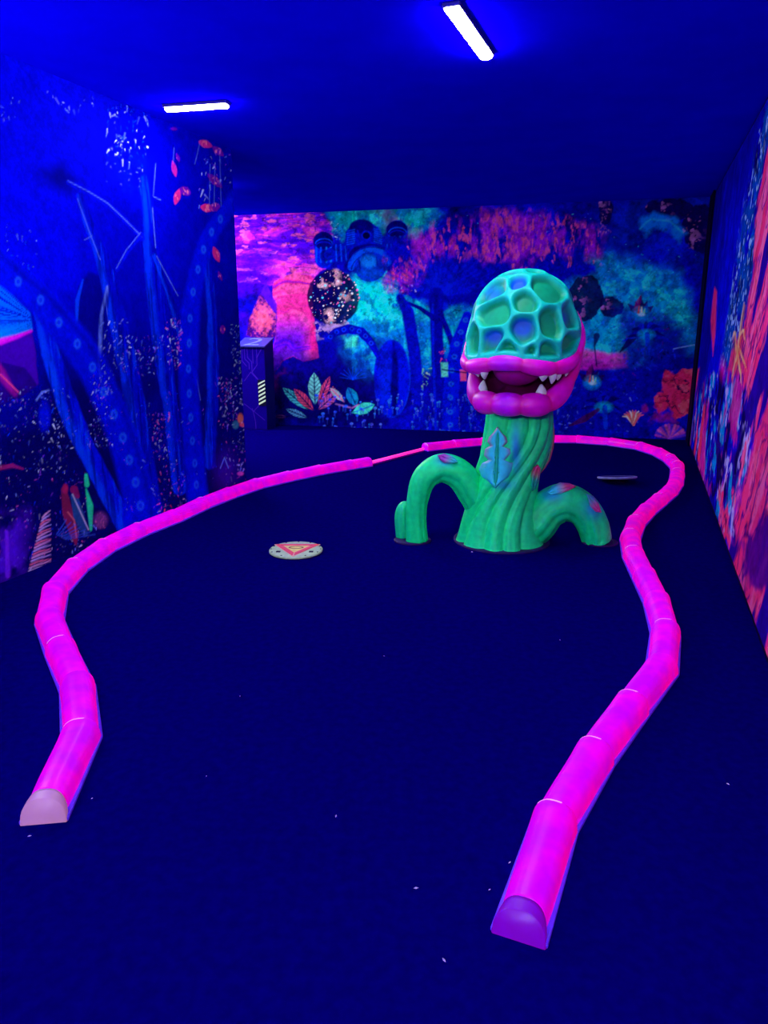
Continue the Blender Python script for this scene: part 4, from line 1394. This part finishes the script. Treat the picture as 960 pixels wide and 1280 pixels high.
# folded leaf standing off the back right of the trunk
vs, cs = [], []
for j, (v, u0_, u1_) in enumerate(((522, 687, 690), (530, 688, 692.5), (545, 687, 693.5), (560, 684, 692), (575, 680, 688), (585, 676, 682), (592, 674, 676))):
    for k, (f, dy) in enumerate(((0, 0.0), (0.5, -0.03), (1, 0.0), (0.5, 0.05))):
        p = at(u0_ + (u1_ - u0_) * f, v, PY + 0.02 + dy)
        vs.append(p)
        cs.append((np.array((0.0, 0.3, 0.2)), TEALG * 0.8, np.array((0.5, 0.03, 0.14)), np.array((0.3, 0.02, 0.1)))[k])
pmesh('leaf', vs, grid_faces(4, 7, True) + [(0, 1, 2, 3), (27, 26, 25, 24)], np.array(cs), M_PAINT)['label'] = 'dark red-edged leaf on the back of the trunk'

# ---------------- head
HY = PY - 0.10
HO = at(653, 444, HY)
BETA = math.radians(26)
HF, HR = np.array([-math.sin(BETA), -math.cos(BETA), 0]), np.array([math.cos(BETA), -math.sin(BETA), 0])
HU = np.array([0, 0, 1.0])
HA, HB, HT = 0.372, 0.385, 0.535


def hdir(phi):
    return np.cos(phi)[..., None] * HF * HB + np.sin(phi)[..., None] * HR * HA


def hscale(z):
    return np.clip(1 - np.abs(z / HT) ** 2.3, 0, 1) ** (1 / 2.3)


def lipline(phi):
    a = np.degrees(np.abs(phi))
    return 0.016 * np.cos(phi * 4.2) * sstep(75, 55, a) - 0.012 + 0.29 * sstep(62, 130, a)


def lowline(phi):
    a = np.degrees(np.abs(phi))
    z = -0.290 + (lipline(phi) - 0.05 + 0.290) * sstep(40, 136, a)
    k = 0.74 + 0.19 * sstep(50, 122, a)
    return z, k


NP, NE = 300, 120
phi = np.arange(NP) / NP * 2 * PI - PI
zb = lipline(phi)
V0 = []
for j in range(NE):
    e = j / (NE - 1) * PI / 2
    z = zb + (HT - zb) * math.sin(e)
    V0.append(HO + hdir(phi) * hscale(z)[:, None] + z[:, None] * HU)
V0 = np.concatenate(V0)
PU, PV = proj(V0)
nrm = V0 - (HO + HU * 0.05)
nrm = nrm / np.linalg.norm(nrm, axis=1)[:, None]
facing = (nrm @ (CAMP - HO)) > 0.25
seeds, wts, tints = [], [], []
G0, G1, GB = np.array((0.0, 0.30, 0.15)), np.array((0.0, 0.42, 0.18)), np.array((0.0, 0.08, 0.70))
for (x, y, wt, tn) in ((270, 335, 1.25, 0), (470, 262, 1.0, 0), (425, 150, 0.8, 2), (590, 185, 1.2, 0), (455, 430, 1.05, 1.6), (635, 395, 1.15, 0), (265, 485, 1.0, 1.2), (150, 495, 0.75, 0), (345, 548, 0.72, 0),
                       (508, 556, 0.42, 0), (602, 548, 0.62, 0), (275, 205, 1.0, 0.7), (722, 370, 0.9, 0.9), (520, 84, 0.6, 0), (120, 400, 0.8, 0), (775, 300, 0.7, 0.3), (640, 110, 0.7, 0), (400, 88, 0.6, 0.5), (735, 500, 0.7, 0)):
    u, v = 560 + x / 4.8, 320 + y / 4.8
    d = np.where(facing, (PU - u) ** 2 + (PV - v) ** 2, 1e9)
    seeds.append(V0[np.argmin(d)]); wts.append(wt); tints.append(tn)
rs = np.random.RandomState(3)
back = np.nonzero((nrm @ (CAMP - HO)) < -0.15)[0]
tries = 0
while len(seeds) < 46 and tries < 4000:
    tries += 1
    p = V0[rs.choice(back)]
    if min(np.linalg.norm(p - q) for q in seeds) > 0.15:
        seeds.append(p); wts.append(1.0); tints.append(rs.rand() * 0.6)
seeds, wts, tints = np.array(seeds), np.array(wts), np.array(tints)
D = np.linalg.norm(V0[:, None, :] - seeds[None], axis=2) - (wts[None] - 1) * 0.11
o2 = np.argsort(D, 1)[:, :2]
f1 = np.take_along_axis(D, o2[:, :1], 1)[:, 0]
Dm = D.copy()
np.put_along_axis(Dm, o2[:, :1], 9.0, 1)
f2 = -np.log(np.exp(-(Dm - f1[:, None]) * 42).sum(1)) / 42 + f1
edge = f2 - f1
zrel = (V0 - HO) @ HU - np.tile(zb, NE)
rim = np.minimum(edge, np.maximum(zrel - 0.022, 0) * 1.5)
rec = sstep(0.003, 0.055, rim)
V1 = V0 - nrm * (0.046 * rec)[:, None] + nrm * 0.0 * sstep(0.0, 0.02, edge)[:, None] * (1 - rec)[:, None]
RIMC = np.array((0.0, 0.62, 0.48))
cellc = G0 + (G1 - G0) * rs.rand(len(seeds))[o2[:, 0]][:, None]
rel = (V0 - seeds[o2[:, 0]]) @ HU
side = (V0 - seeds[o2[:, 0]]) @ RT
bk = np.clip(tints[o2[:, 0]] * np.exp(-((rel - 0.02) / 0.055) ** 2 - ((side + 0.01) / 0.06) ** 2), 0, 0.9)[:, None]
cellc = cellc * (1 - bk) + GB * bk
rk = sstep(0.1, 0.75, rec)[:, None]
col = RIMC * (1 - rk) + cellc * rk
pmesh('shell', V1, grid_faces(NP, NE, True), col, M_PAINT)['label'] = 'domed green shell with recessed cells'

# lips
def lip_tube(name, upper, phis, rad, seed, label):
    n, m = 40, len(phis)
    vs, cs = [], []
    z, k = (lipline(phis) - 0.034, np.full(m, 0.94)) if upper else lowline(phis)
    if upper:
        k = 0.95 * hscale(np.maximum(z, 0.0))
    P = HO + hdir(phis) * k[:, None] + z[:, None] * HU
    T = np.gradient(P, axis=0)
    T /= np.linalg.norm(T, axis=1)[:, None]
    bulge = np.abs(np.cos(phis * (5.6 if upper else 5.2))) ** 0.6
    for j in range(m):
        out = hdir(phis[j:j + 1])[0]
        out = out - T[j] * (out @ T[j])
        out /= np.linalg.norm(out)
        B = np.cross(T[j], out)
        B = B if B[2] > 0 else -B
        r = rad(phis[j]) * (0.80 + 0.24 * bulge[j])
        for q in range(n):
            th = 2 * PI * q / n
            vs.append(P[j] + out * r * math.cos(th) * 0.92 + B * r * math.sin(th))
            g = 0.5 + 0.5 * math.cos(th)
            bc = bulge[j]
            c = np.array((0.70, 0.0, 0.26)) * (1 - bc * 0.75) + np.array((0.80, 0.0, 0.72)) * bc * 0.75
            cen = math.exp(-(phis[j] / 0.22) ** 2) * 0.6
            cs.append(c * (1 - cen) + np.array((0.42, 0.0, 1.0)) * cen)
    fs = grid_faces(n, m) if False else [(j * n + q, j * n + (q + 1) % n, (j + 1) * n + (q + 1) % n, (j + 1) * n + q) for j in range(m - 1) for q in range(n)]
    fs += [tuple(range(n))[::-1], tuple(range((m - 1) * n, m * n))]
    o = pmesh(name, vs, fs, np.array(cs), M_LIP)
    o['label'] = label
    return P


PH = np.radians(np.linspace(-138, 138, 180))
lip_tube('upper_lip', True, PH, lambda p: 0.049 - 0.010 * float(sstep(50, 130, abs(math.degrees(p)))), 1, 'bulging pink upper lip')
lip_tube('lower_lip', False, PH, lambda p: 0.072 - 0.030 * float(sstep(40, 130, abs(math.degrees(p)))), 2, 'bulging pink lower lip')

# mouth cavity between the lips
phc = np.radians(np.linspace(-138, 138, 120))
zu = lipline(phc) - 0.05
Pu = HO + hdir(phc) * (0.96 * hscale(np.maximum(zu, 0)))[:, None] + zu[:, None] * HU
zl, kl = lowline(phc)
Pl = HO + hdir(phc) * (kl * 0.97)[:, None] + zl[:, None] * HU
mid = HO - HF * 0.16 + HU * -0.10
Qu = Pu + (mid + HU * 0.16 - Pu) * 0.80
Ql = Pl + (mid - HU * 0.10 - Pl) * 0.80
vs = []
NC = 26
for j in range(NC):
    t = j / (NC - 1)
    vs.append((1 - t) ** 3 * Pu + 3 * (1 - t) ** 2 * t * Qu + 3 * (1 - t) * t * t * Ql + t ** 3 * Pl)
pmesh('mouth_cavity', np.concatenate(vs), grid_faces(120, NC), None, M_MOUTH)['label'] = 'dark maroon inside of the mouth'


# palate bulge hanging behind the upper lip
def ellipsoid(c, ax, n=36, m=20):
    vs = []
    for j in range(m + 1):
        a = -PI / 2 + PI * j / m
        for q in range(n):
            b = 2 * PI * q / n
            vs.append(c + ax[0] * math.cos(a) * math.cos(b) + ax[1] * math.cos(a) * math.sin(b) + ax[2] * math.sin(a))
    return vs, grid_faces(n, m + 1, True)


v_, f_ = ellipsoid(HO + HF * 0.17 + HR * 0.02 + HU * -0.08, (HR * 0.15, HF * 0.17, HU * 0.10))
pmesh('palate', v_, f_, None, M_PALATE)['label'] = 'dark magenta palate bulge'
v_, f_ = ellipsoid(HO + HF * 0.10 + HR * 0.0 + HU * -0.29, (HR * 0.17, HF * 0.20, HU * 0.05))
pmesh('tongue', v_, f_, None, mat('tongue_paint', (0.25, 0.0, 0.14), 0.5, 0.2, 0.15, 12))

# jaw and back of the head, from the lower lip down to the neck
neck_z = 0.985
nx_, nR_ = trunk_c(neck_z)
phj = np.arange(160) / 160 * 2 * PI - PI
zl, kl = lowline(phj)
behind = sstep(125, 140, np.degrees(np.abs(phj)))
zj = zl * (1 - behind) + (lipline(phj) + 0.004) * behind
kj = (kl - 0.03) * (1 - behind) + hscale(lipline(phj)) * behind
Pj = HO + hdir(phj) * kj[:, None] + zj[:, None] * HU
Nk = np.array([nx_, PY, neck_z]) + hdir(phj) / HB * (nR_ * 0.86)
Qj = Pj + (Nk - Pj) * 0.45 - HU * 0.07
vs, cs = [], []
for j in range(22):
    t = j / 21
    vs.append((1 - t) ** 2 * Pj + 2 * (1 - t) * t * Qj + t * t * Nk)
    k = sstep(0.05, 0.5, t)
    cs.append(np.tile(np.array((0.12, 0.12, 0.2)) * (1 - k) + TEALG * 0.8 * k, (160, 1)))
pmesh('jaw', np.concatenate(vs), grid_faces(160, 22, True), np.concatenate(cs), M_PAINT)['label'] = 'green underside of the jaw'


def tooth(u, upper, L, r):
    ps = np.radians(np.linspace(-100, 100, 400))
    if upper:
        z = lipline(ps) - 0.06
        k = 0.93 * hscale(np.maximum(lipline(ps) - 0.05, 0))
    else:
        z, k = lowline(ps)
        z = z + 0.045
        k = k - 0.055
    P = HO + hdir(ps) * k[:, None] + z[:, None] * HU
    uu, vv_ = proj(P)
    vis = np.linalg.norm(P - CAMP, axis=1)
    score = np.abs(uu - u) + np.where(vis > np.linalg.norm(HO - CAMP) + 0.1, 50, 0)
    j = int(np.argmin(score))
    dn = -HU if upper else HU
    out = hdir(ps[j:j + 1])[0]; out /= np.linalg.norm(out)
    pts = [P[j] - dn * 0.02, P[j] + dn * L * 0.4 + out * 0.004, P[j] + dn * L * 0.8 + out * 0.0, P[j] + dn * L - out * 0.004]
    V_, F_, _, _, _ = sweep(pts, np.array([r, r * 0.85, r * 0.42, r * 0.1]), 2, 0.0, nth=14, ns=16)
    pmesh('tooth', V_, F_, None, M_TOOTH)


for a_ in ((606, True, 0.062, 0.030), (679, True, 0.052, 0.034), (690.5, True, 0.070, 0.029), (697.5, True, 0.055, 0.024), (708, True, 0.05, 0.02), (604, False, 0.080, 0.034), (676, False, 0.078, 0.040), (598, True, 0.04, 0.02)):
    tooth(*a_)


# ------------------------------------------------------------------ medallion disc on the floor
def lathe(prof, n=56):
    vs = []
    for r, z in prof:
        for q in range(n):
            th = 2 * PI * q / n
            vs.append((r * math.cos(th), r * math.sin(th), z))
    m = len(prof)
    return vs, grid_faces(n, m, True) + [tuple(range(n))[::-1], tuple(range((m - 1) * n, m * n))]


dc = un(370, 690)
md = empty('medallion', (dc[0], dc[1], 0))
tag(md, 'flat round pale disc with red triangle and yellow centre on the floor', 'disc')
RD_ = 0.178
link('disc', mesh_from('disc', *lathe([(RD_ * 0.93, 0), (RD_, 0.008), (RD_, 0.016), (RD_ * 0.97, 0.022), (RD_ * 0.9, 0.021), (RD_ * 0.86, 0.024)])), mat('medallion_pale', (0.50, 0.66, 0.40), 0.5, 0.2, 0.15, 30), md)


def prism(name, pts, z0, z1, m, parent):
    n = len(pts)
    vs = [(x, y, z0) for x, y in pts] + [(x, y, z1) for x, y in pts]
    fs = [tuple(range(n))[::-1], tuple(range(n, 2 * n))] + [(q, (q + 1) % n, n + (q + 1) % n, n + q) for q in range(n)]
    me = mesh_from(name, vs, fs)
    return link(name, me, m, parent, False)


M_RED = mat('medallion_red', (1.0, 0.10, 0.16), 0.5, 0.2, 0.1, 30)
M_YEL = mat('medallion_yellow', (0.95, 0.80, 0.22), 0.5, 0.2, 0.1, 30)
M_PEACH = mat('medallion_peach', (0.95, 0.42, 0.35), 0.5, 0.2, 0.1, 30)
M_BLK = mat('medallion_slot', (0.01, 0.0, 0.04), 0.6, 0.1, 0.1, 30)
A_, B_, C_ = np.array((-0.152, 0.092)), np.array((0.152, 0.092)), np.array((0.0, -0.168))
cen = (A_ + B_ + C_) / 3


def inset(k):
    return [cen + (p - cen) * k for p in (A_, B_, C_)]


o_, i1, i2 = inset(0.98), inset(0.62), inset(0.55)
prism('outline', [tuple(p) for p in inset(1.04)], 0.0235, 0.0250, M_PEACH, md)
for q in range(3):
    r_ = (q + 1) % 3
    sh = 0.04
    a1, b1 = o_[q] + (o_[r_] - o_[q]) * sh, o_[r_] + (o_[q] - o_[r_]) * sh
    a2, b2 = i1[q] + (i1[r_] - i1[q]) * sh, i1[r_] + (i1[q] - i1[r_]) * sh
    prism('band', [tuple(a1), tuple(b1), tuple(b2), tuple(a2)][::-1], 0.0248, 0.0285, M_RED, md)
prism('centre_panel', [tuple(p) for p in i1], 0.0249, 0.0265, M_YEL, md)
ringo = []
n = 30
for rr_, z in ((1.0, 0.0264), (1.0, 0.0285), (0.8, 0.0285), (0.8, 0.0264)):
    for q in range(n):
        th = 2 * PI * q / n
        ringo.append((0.050 * rr_ * math.cos(th), 0.016 + 0.026 * rr_ * math.sin(th), z))
link('oval_ring', mesh_from('oval_ring', ringo, grid_faces(n, 4, True)), mat('medallion_line', (0.35, 0.12, 0.08), 0.5, 0.2, 0.1, 30), md, False)
for sx in (-1, 1):
    prism('slot', [(sx * 0.108 + x, -0.070 + y) for x, y in ((-0.014, -0.014), (0.014, -0.014), (0.014, 0.014), (-0.014, 0.014))], 0.0235, 0.0262, M_BLK, md)
for th in np.radians((-25, 0, 22, 158, 180, 205, -62, -118, 60, 90, 120)):
    prism('stud', [(0.166 * math.cos(th) + 0.006 * math.cos(q), 0.166 * math.sin(th) + 0.006 * math.sin(q)) for q in np.linspace(0, 2 * PI, 8, endpoint=False)], 0.0195, 0.0235, M_BLK, md)

# second, darker disc behind the plant: seen almost edge-on
d2 = un(771, 603)
ds = empty('hole_cover', (d2[0], d2[1], 0))
tilted = []
tag(ds, 'thin dark disc with pale rim lying behind the right arch', 'disc')
link('disc', mesh_from('disc', *lathe([(0.165, 0), (0.180, 0.006), (0.184, 0.016), (0.180, 0.022), (0.165, 0.024), (0.158, 0.0205)])), mat('hole_cover_rim', (0.22, 0.22, 0.55), 0.5, 0.25, 0.35, 12), ds)
link('top_panel', mesh_from('top_panel', *lathe([(0.158, 0.0195), (0.157, 0.0225)])), mat('hole_cover_top', (0.01, 0.004, 0.14), 0.7, 0.1, 0.2, 12), ds, False)
for ch in ds.children:
    ch.rotation_euler = (math.radians(-9.5), math.radians(-1.5), 0)
    ch.location = (0, 0, 0.035)
link('stand', mesh_from('stand', *lathe([(0.07, 0), (0.07, 0.006), (0.03, 0.012), (0.028, 0.038)], 24)), M_DARK, ds)

# ------------------------------------------------------------------ number podium beside the far wall
pb = un(318, 537)
fx, fy = np.array([dB[0], dB[1]]), np.array([dB[1], -dB[0]])
pod_c = np.array([pb[0], pb[1]])
pod = empty('number_podium', (*pod_c, 0), math.atan2(dB[1], dB[0]))
tag(pod, 'blue number podium with slanted top and striped edge by the far wall', 'podium')
PW, PD, PHF, PHB = 0.40, 0.30, 1.14, 1.24
vs = [(-PW / 2, 0, 0), (PW / 2, 0, 0), (PW / 2, PD, 0), (-PW / 2, PD, 0), (-PW / 2, 0, PHF), (PW / 2, 0, PHF), (PW / 2, PD, PHB), (-PW / 2, PD, PHB)]
fs = [(0, 1, 5, 4), (1, 2, 6, 5), (2, 3, 7, 6), (3, 0, 4, 7), (4, 5, 6, 7), (3, 2, 1, 0)]
link('body', mesh_from('body', vs, fs), mat('podium_blue', (0.005, 0.0, 0.20), 0.6, 0.1, 0.1, 8), pod, False)
# printed front panel
pc = Canvas((*pod_c, 0), (*dB, 0), PW * 0.98, 0.01, PHF - 0.005, 0.005)
pc.P = np.stack([pc.s - PW * 0.49, np.full_like(pc.s, -0.003), pc.t], 1)
pc.U, pc.V = pc.s * 100, pc.t * 100                   # centimetres on the panel
pc.C[:] = np.array((0.006, 0.0, 0.24))
LN = np.array((0.05, 0.01, 0.50))
for p in ([(6, 113), (6, 95), (12, 88)], [(10, 113), (10, 98), (16, 92), (16, 84)], [(14, 113), (14, 100), (20, 94), (20, 80)], [(22, 113), (22, 92)], [(28, 113), (28, 90), (20, 80)], [(36, 113), (28, 100)],
          [(8, 68), (18, 80), (34, 64)], [(20, 80), (34, 64), (34, 40), (20, 26)], [(6, 36), (20, 26), (36, 14)], [(18, 30), (22, 12), (22, 1)]):
    pc.stroke(p, 0.45, LN, 0.9, soft=0.3)
pc.build('front_panel', M_MURAL, pod, (0, 0, 0))['label'] = 'printed panel with thin violet circuit lines'
# hazard stripes
link('stripe_panel', box_geo(0.085, 0.198, -0.009, -0.004, 0.34, 0.70), mat('stripe_dark', (0.004, 0.004, 0.03), 0.6, 0.1, 0.1, 9), pod, False)
M_STR = mat('stripe_white', (0.72, 0.85, 0.62), 0.5, 0.2, 0.1, 9)
for q in range(6):
    z = 0.36 + q * 0.055
    vs = [(0.09, -0.0115, z - 0.01), (0.194, -0.0115, z + 0.045), (0.194, -0.0115, z + 0.070), (0.09, -0.0115, z + 0.015)]
    vs = [(x, y, min(max(zz_, 0.342), 0.698)) for x, y, zz_ in vs]
    vs += [(x, -0.008, z_) for x, y, z_ in vs]
    link('stripe', mesh_from('stripe', vs, [(0, 1, 2, 3), (0, 4, 5, 1), (1, 5, 6, 2), (2, 6, 7, 3), (3, 7, 4, 0), (7, 6, 5, 4)]), M_STR, pod, False)
# slanted top board with the number
tilt = math.atan2(PHB - PHF, PD)
tp = link('top_board', box_geo(-PW / 2 - 0.02, PW / 2 + 0.02, -0.03, PD / math.cos(tilt), 0.0, 0.022, 0.004), mat('podium_top', (0.035, 0.03, 0.30), 0.4, 0.1, 0.1, 8), pod, False)
tp.location = (0, 0, PHF + 0.002)
tp.rotation_euler = (tilt, 0, 0)
fc = bpy.data.curves.new('number', 'FONT')
fc.body = '2'
fc.size = 0.40
fc.align_x = 'CENTER'
fc.extrude = 0.002
fo = bpy.data.objects.new('number_tmp', fc)
COL.objects.link(fo)
dg = bpy.context.evaluated_depsgraph_get()
nm = bpy.data.meshes.new_from_object(fo.evaluated_get(dg))
bpy.data.objects.remove(fo, do_unlink=True)
nm.materials.clear()
num = link('number', nm, mat('number_paint', (0.12, 0.13, 0.50), 0.5, 0.2, 0.1, 8), tp, False)
num.location = (0, 0.0, 0.0245)
num.scale = (1.35, 1.0, 1.0)
num['label'] = 'numeral 2 lying on the slanted top'

# ------------------------------------------------------------------ lint specks on the carpet
rs = np.random.RandomState(9)
vs, fs = [], []
spots = [(258, 970), (37, 1045), (612, 1112), (637, 1078), (115, 998), (480, 820), (520, 1110), (300, 870), (555, 1200), (910, 980), (700, 800), (420, 1020), (590, 690)]
for (u, v) in spots:
    p = un(u, v)
    k = len(vs)
    r, a = 0.0022 + 0.002 * rs.rand(), rs.rand() * PI
    e = np.array([math.cos(a), math.sin(a), 0]) * r * 2
    g = np.array([-math.sin(a), math.cos(a), 0]) * r * 0.8
    vs += [p - e, p + g, p + e, p - g, p + np.array([0, 0, r])]
    fs += [(k, k + 1, k + 4), (k + 1, k + 2, k + 4), (k + 2, k + 3, k + 4), (k + 3, k, k + 4)]
li = link('lint_specks', mesh_from('lint_specks', vs, fs), mat('lint', (0.5, 0.35, 0.8), 0.8, 0.1, 0.1, 20), smooth=False)
tag(li, 'tiny pale lint specks scattered on the dark floor', 'lint', kind='stuff')
